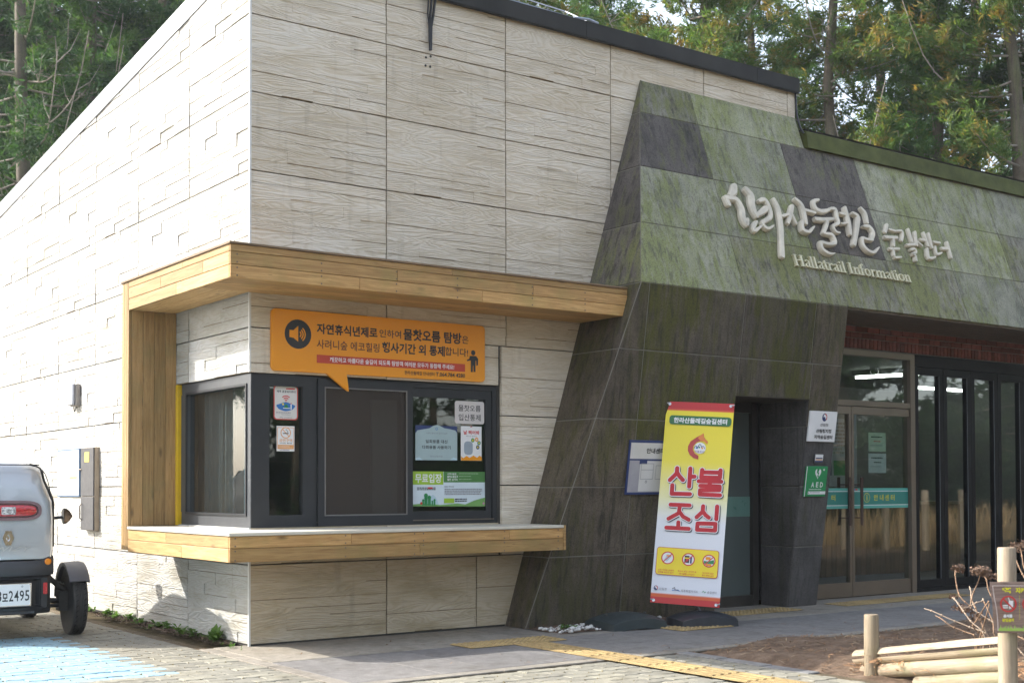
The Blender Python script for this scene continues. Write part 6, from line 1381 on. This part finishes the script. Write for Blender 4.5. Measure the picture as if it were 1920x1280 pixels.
# ------------------------------------------------------------------ cedar wood behind the building (and the wood facing it, seen in the glass)
BARK = stone('cedar_bark', (.125, .10, .075), (.12, .125, .06), (.06, .05, .04), .3, .3, .5)
BARE = mat('bare_twig', (.27, .235, .19), .85, .3, 10)
FOLS = [leaf_mat('cedar_green', (.036, .085, .034), (.065, .135, .042), (.125, .180, .048), .42), leaf_mat('cedar_rusty', (.042, .095, .032), (.095, .150, .042), (.340, .170, .060), .45), leaf_mat('cedar_dark', (.022, .056, .030), (.040, .090, .036), (.085, .135, .036), .36)]
def crown_arrays(seed, z0, z1, rad, nbr, spray, fine=1.5, shape=0.75):
    g = np.random.default_rng(seed); V = []; F = []; LB = []; off = 0
    for i in range(nbr):
        t = g.random()**.85; h = z0+(z1-z0)*t; env = rad*(1-t)**shape*(.55+.45*min(1, t*6+.25)); L = env*g.uniform(.55, 1.15); a = g.uniform(0, 2*np.pi)
        dirv = np.array((np.cos(a), np.sin(a), 0)); droop = g.uniform(-.28, .12); up = g.uniform(.1, .35)
        s = np.linspace(0, 1, 7); path = np.outer(s*L, dirv)+np.c_[np.zeros(7), np.zeros(7), h+L*(droop*s+up*s**3)]
        LB.append((path, L))
        nc = max(3, int(spray*L*fine)); ss = g.uniform(.22, 1.02, nc)**.8
        idx = np.clip(ss*6, 0, 5.999); k0 = idx.astype(int); fr = (idx-k0)[:, None]
        C = path[k0]*(1-fr)+path[np.minimum(k0+1, 6)]*fr+g.normal(0, .10+.10*L/3, (nc, 3))*np.array((1, 1, .75))
        nb = 17 if fine > 1 else 12; cc = np.repeat(C, nb, 0)+g.normal(0, .05, (nc*nb, 3))
        d0 = g.normal(0, 1, (nc, 3))*np.array((.75, .75, .55))+dirv*.8+np.array((0, 0, .15)); d0 /= np.linalg.norm(d0, axis=1)[:, None]; d = np.repeat(d0, nb, 0)+g.normal(0, .42, (nc*nb, 3))+np.array((0, 0, .12)); d /= np.linalg.norm(d, axis=1)[:, None]
        q = np.cross(d, g.normal(0, 1, (nc*nb, 3))); q /= np.linalg.norm(q, axis=1)[:, None]+1e-6
        l = g.uniform(.07, .19, (nc*nb, 1))*(1 if fine > 1 else 1.6); w = l*g.uniform(.07, .13, (nc*nb, 1))*(1 if fine > 1 else 1.5)
        P0 = cc-d*l*.2; P1 = cc+d*l*.35+q*w; P2 = cc+d*l; P3 = cc+d*l*.35-q*w
        V.append(np.stack([P0, P1, P2, P3], 1).reshape(-1, 3)); n = nc*nb
        F.append(np.arange(n*4).reshape(-1, 4)+off); off += n*4
    return np.concatenate(V), np.concatenate(F), LB
def np_mesh(name, V, F, m):
    me = bpy.data.meshes.new(name); n = len(F); me.vertices.add(len(V)); me.vertices.foreach_set('co', V.astype(np.float32).ravel()); k = F.shape[1]
    me.loops.add(n*k); me.loops.foreach_set('vertex_index', F.astype(np.int32).ravel()); me.polygons.add(n); me.polygons.foreach_set('loop_start', np.arange(n, dtype=np.int32)*k); me.materials.append(m); me.update(calc_edges=True); return me
def make_tree(seed, m, z0=4., z1=17., rad=2.4, nbr=150, spray=14, trunk=.20, bare=10, H=18., fine=1.5):
    g = random.Random(seed); V, F, LB = crown_arrays(seed, z0, z1, rad, nbr, spray, fine)
    cr = np_mesh('crown', V, F, m)
    t = MB(); bend = [(g.gauss(0, .03)*i, g.gauss(0, .03)*i) for i in range(7)]
    t.tube([(bend[i][0], bend[i][1], -.1+H*i/6) for i in range(7)], [trunk*(1.18 if i == 0 else 1-.14*i) for i in range(7)], 12)
    tm_ = t.build('trunk', BARK, smooth='all'); tme = tm_.data; bpy.data.objects.remove(tm_)
    b = MB()
    for path, L in LB:
        if L > .5: b.tube([tuple(p) for p in path[:6]], [.022*(1-.13*j)*min(1.4, .5+L*.35) for j in range(6)], 4, False)
    for i in range(bare):
        h = g.uniform(2.5, z0+4.5); a = g.uniform(0, 6.283); L = g.uniform(1.4, 3.4); d = np.array((math.cos(a), math.sin(a), 0)); s1 = g.uniform(-.5, -.12); u1 = g.uniform(.55, 1.25)
        pts = smoothline([np.array((0, 0, h))+d*L*s*(1-.15*s)+np.array((0, 0, L*(s1*s+u1*s**3)))+np.array((g.gauss(0, .05), g.gauss(0, .05), g.gauss(0, .04)))*s for s in (0, .25, .5, .75, 1.)], 3)
        n = len(pts); b.tube(pts, [.019*(1-j/n)+.005 for j in range(n)], 5, False)
        for k_ in range(g.randint(0, 3)):
            j = g.randint(n//3, n-2); p0 = pts[j]; e = np.array((g.gauss(0, .6), g.gauss(0, .6), g.uniform(.1, .8))); b.tube([p0, p0+e*.35, p0+e*.6+np.array((0, 0, .2))], [.010, .007, .003], 4, False)
    bo = b.build('branch', BARE, smooth='all'); bme = bo.data; bpy.data.objects.remove(bo)
    return cr, tme, bme
VAR = [make_tree(11, FOLS[0], 4.6, 17, 2.5, 140, 14, .19, 22), make_tree(12, FOLS[1], 5.2, 16, 2.3, 140, 14, .17, 10), make_tree(13, FOLS[2], 4.0, 17, 2.9, 150, 13, .21, 14), make_tree(14, FOLS[0], 3.2, 15, 2.2, 140, 14, .16, 8), make_tree(15, FOLS[1], 6.0, 17, 2.7, 140, 14, .20, 12), make_tree(16, FOLS[2], 5.4, 18, 2.4, 90, 12, .19, 40)]
FARV = [make_tree(21, FOLS[2], 1.5, 18, 3.2, 150, 9, .2, 0, 18, .8), make_tree(22, FOLS[0], 2.0, 17, 3.0, 150, 9, .2, 0, 18, .8)]
def put_tree(v, x, y, s, rot, label, group, name='cedar_tree'):
    cr, tr, br = v; o = thing(name, label, 'tree', (x, y, -.04), (0, 0, rot), group); o.scale = (s, s, s)
    for nm, me in (('crown', cr), ('trunk', tr), ('branch', br)):
        c = bpy.data.objects.new(nm, me); COL.objects.link(c); c.parent = o
        if nm != 'trunk': c['kind'] = 'stuff'
    return o
    return o
def pos(px_, dep):
    """ground point under a photograph column at a given depth"""
    r = ray(px_, 900); P_ = CAM+r*dep; return float(P_[0]), float(P_[1])
GB = 'cedar trees standing behind the visitor centre'
spec = [  # column in the photograph, depth, variant, scale, label
 (1000, 27, 1, 1.0, 'rusty-tipped cedar just right of the pale wires on the roof cap'), (1130, 31, 3, 1.12, 'dark green cedar between the two rusty-tipped cedars above the roof cap'), (1300, 26, 4, 1.0, 'broad rusty cedar above the middle of the dark roof cap'),
 (1425, 33, 0, 1.1, 'green cedar behind the low end of the dark roof cap'), (1573, 25, 1, 1.02, 'yellow-green cedar with a bare trunk above the left end of the mossy roof'), (1660, 34, 2, 1.15, 'dark cedar set back between the two bare-trunked cedars'),
 (1765, 25.5, 3, 1.06, 'bushy green cedar with a pale lichened trunk above the brush lettering'), (1844, 27, 5, 1.05, 'mossy straight-trunked cedar with drooping bare branches near the right edge'), (1925, 24, 4, 1.0, 'rusty cedar cut by the right edge of the photo'), (2040, 28, 0, 1.1, 'green cedar just outside the right edge'),
 (170, 26, 0, 1.0, 'green cedar with a furrowed trunk just above the sloping side roof'), (40, 24, 5, 1.0, 'sparse dark cedar with long bare arching branches at the upper left'), (-60, 29, 2, 1.1, 'dark cedar at the left edge behind the bare arching branches'), (300, 32, 2, 1.1, 'dark cedar deeper in the wood behind the furrowed trunk'), (95, 34, 2, 1.15, 'dark cedar in the gap between the bare branches and the furrowed trunk'), (420, 29, 3, 1.05, 'green cedar partly hidden by the peak of the white side wall'), (-20, 36, 2, 1.25, 'tall dark cedar furthest left behind the sparse one'), (130, 38, 2, 1.3, 'tall dark cedar behind the furrowed trunk, the deepest one at the upper left'), (235, 27, 2, .95, 'dark cedar right beside the furrowed trunk above the side roof'), (370, 35, 2, 1.25, 'dark cedar straight above the middle of the sloping roof edge'), (-110, 33, 2, 1.2, 'dark cedar cut by the left edge'), (500, 33, 2, 1.1, 'dark cedar mostly hidden behind the front wall'), (-190, 27, 5, 1.1, 'bare-branched cedar beyond the left edge')]
gr = random.Random(9)
for px_, dep, v, s, lab in spec:
    x, y = pos(px_, dep); put_tree(VAR[v], x, y, s, gr.uniform(0, 6.28), lab, GB)
k_ = 0
for row, (dep, step) in enumerate(((44, 120), (52, 120))):
    c = -420+row*70
    while c < 2250:
        x, y = pos(c+gr.uniform(-40, 40), dep+gr.uniform(-3, 3)); put_tree(FARV[k_ % 2], x, y, gr.uniform(.62, .98) if c > 600 else gr.uniform(1.0, 1.3), gr.uniform(0, 6.28), 'dense dark cedar far back in the wood behind the building', 'far cedars of the wood'); k_ += 1; c += step
# trees left of the building, seen as a reflection in the side window, and the wood facing the entrance
for i, (x, y, v, s_) in enumerate(((-7, 25, 2, 1.0), (-10.5, 29, 0, 1.1), (-4, 28, 5, 1.0), (-14, 33, 2, 1.15), (-8, 36, 0, 1.2), (-2, 34, 2, 1.1))):
    put_tree(VAR[v], x, y, s_, gr.uniform(0, 6.28), 'cedar beyond the side wall, seen only as a reflection in the side window', 'cedars beyond the side wall')
# cedars added out of view to shade the ground behind the camera
for i, (x, y, v, s_) in enumerate(((-16.5, 8.2, 2, 1.0), (-20, 8.5, 0, 1.05), (-22, 6, 4, 1.0), (-24.5, 4.5, 2, 1.1), (-20.5, 0.5, 1, 1.0), (-25, 0, 0, 1.1), (-22, -5, 2, 1.0), (-27, -6, 3, 1.1), (-24, -12, 0, 1.0))):
    put_tree(VAR[v], x, y, s_, gr.uniform(0, 6.28), 'added cedar out of view, shading the ground behind the camera', 'added cedars shading the ground behind the camera')
for i, (x, y) in enumerate(((15, -38), (20, -36), (25, -33), (29, -28), (33, -23), (36, -17), (38, -12), (40, -5), (9, -39), (4, -41), (-2, -44))):
    o = put_tree(FARV[i % 2], x, y, 1.0, gr.uniform(0, 6.28), 'cedar of the facing wood, seen only as a reflection in the glass', 'cedars of the facing wood'); o.location.z = -2.2
k_ = 0
for (x, y, sc_) in ((-16, -33, 1), (-11, -31, 1.05), (-6, -33, 1), (-1, -29, 1), (3.5, -31, 1.05), (7, -28, 1), (10.5, -30, 1), (14, -28, 1), (17.5, -27, 1), (21, -30, 1.05), (22, -21, 1), (25, -24, 1.05), (26, -16, 1.05), (29, -19, 1.1), (29.5, -11, 1.1), (33, -14, 1.15), (33, -6, 1.1), (37, -9, 1.2), (36, -1, 1.1), (19, -36, 1.1), (13, -35, 1.1), (31, -26, 1.1), (-14, -37, 1.1), (-8, -38, 1.1), (0, -36, 1.15), (6, -36, 1.1)):
    put_tree(VAR[(k_*2+1) % 6] if k_ < 12 else FARV[k_ % 2], x+gr.uniform(-.5, .5), y, sc_, gr.uniform(0, 6.28), 'cedar of the facing wood, seen only as a reflection in the glass', 'cedars of the facing wood'); k_ += 1
pm_ = None
for i in range(14):
    x = 9.0+i*1.35; y = -5.6-.12*i
    if pm_ is None:
        pm_ = MB(); pm_.lathe(post_mesh(.07, 1.15), 12); o = pm_ = pm_.build('fence_post', LOGZ, smooth=35)
    else: o = pm_.copy(); COL.objects.link(o)
    o.location = (x, y, -.02); tag(o, 'round fence post across the path, seen only as a reflection in the dark doors', 'post', 'fence posts across the path')
gm_ = MB()
for i in range(2600):
    x = random.uniform(8, 27); y = -6.2-.12*(x-9)/1.35-abs(random.gauss(0, .8)); h0 = random.uniform(.3, 1.0); a = random.uniform(0, 6.28); d = np.array((math.cos(a)*.25, math.sin(a)*.25, h0)); q = np.array((-math.sin(a), math.cos(a), 0))*.010; p0 = np.array((x, y, 0.))
    gm_.add([tuple(p0+q), tuple(p0-q), tuple(p0+d*.6-q*.7+np.array((0, 0, .05))), tuple(p0+d)], [(0, 1, 2), (0, 2, 3)])
tag(gm_.build('dry_grass', mat('dry_straw_grass', (.34, .24, .12), .85, .35, 2)), kind='stuff')

# undergrowth of the facing wood
ug = crown_arrays(77, .1, 4.2, 3.2, 130, 8, .8, .5); ugm = np_mesh('undergrowth', ug[0], ug[1], FOLS[2])
for i, (x, y) in enumerate([(-20+5.2*i, -41+gr.uniform(-1, 1)) for i in range(11)]+[(38+gr.uniform(-1, 1), -37+4.6*i) for i in range(9)]+[(16+4*i, -25+2.2*i) for i in range(5)]):
    o = bpy.data.objects.new('undergrowth', ugm); COL.objects.link(o); o.location = (x, y, 0); o.rotation_euler = (0, 0, gr.uniform(0, 6.28)); o['kind'] = 'stuff'
# thin morning haze between the trees
hz = MB().box((-60, -60, -1.2), (70, 75, 26)).build('haze', mat('haze_shell', (1, 1, 1))); hm = bpy.data.materials.new('haze_air'); hm.use_nodes = True; hn = hm.node_tree
for n_ in list(hn.nodes):
    if n_.type != 'OUTPUT_MATERIAL': hn.nodes.remove(n_)
pv_ = hn.nodes.new('ShaderNodeVolumePrincipled'); pv_.inputs['Color'].default_value = (.92, .96, 1, 1); pv_.inputs['Density'].default_value = .0007; pv_.inputs['Anisotropy'].default_value = .3
hn.links.new(pv_.outputs[0], [n_ for n_ in hn.nodes if n_.type == 'OUTPUT_MATERIAL'][0].inputs['Volume']); hz.data.materials.clear(); hz.data.materials.append(hm); hz['kind'] = 'stuff'
# the typesetting scene is no longer needed
if TXO[0] is not None: bpy.data.objects.remove(TXO[0])
bpy.data.scenes.remove(TSC)
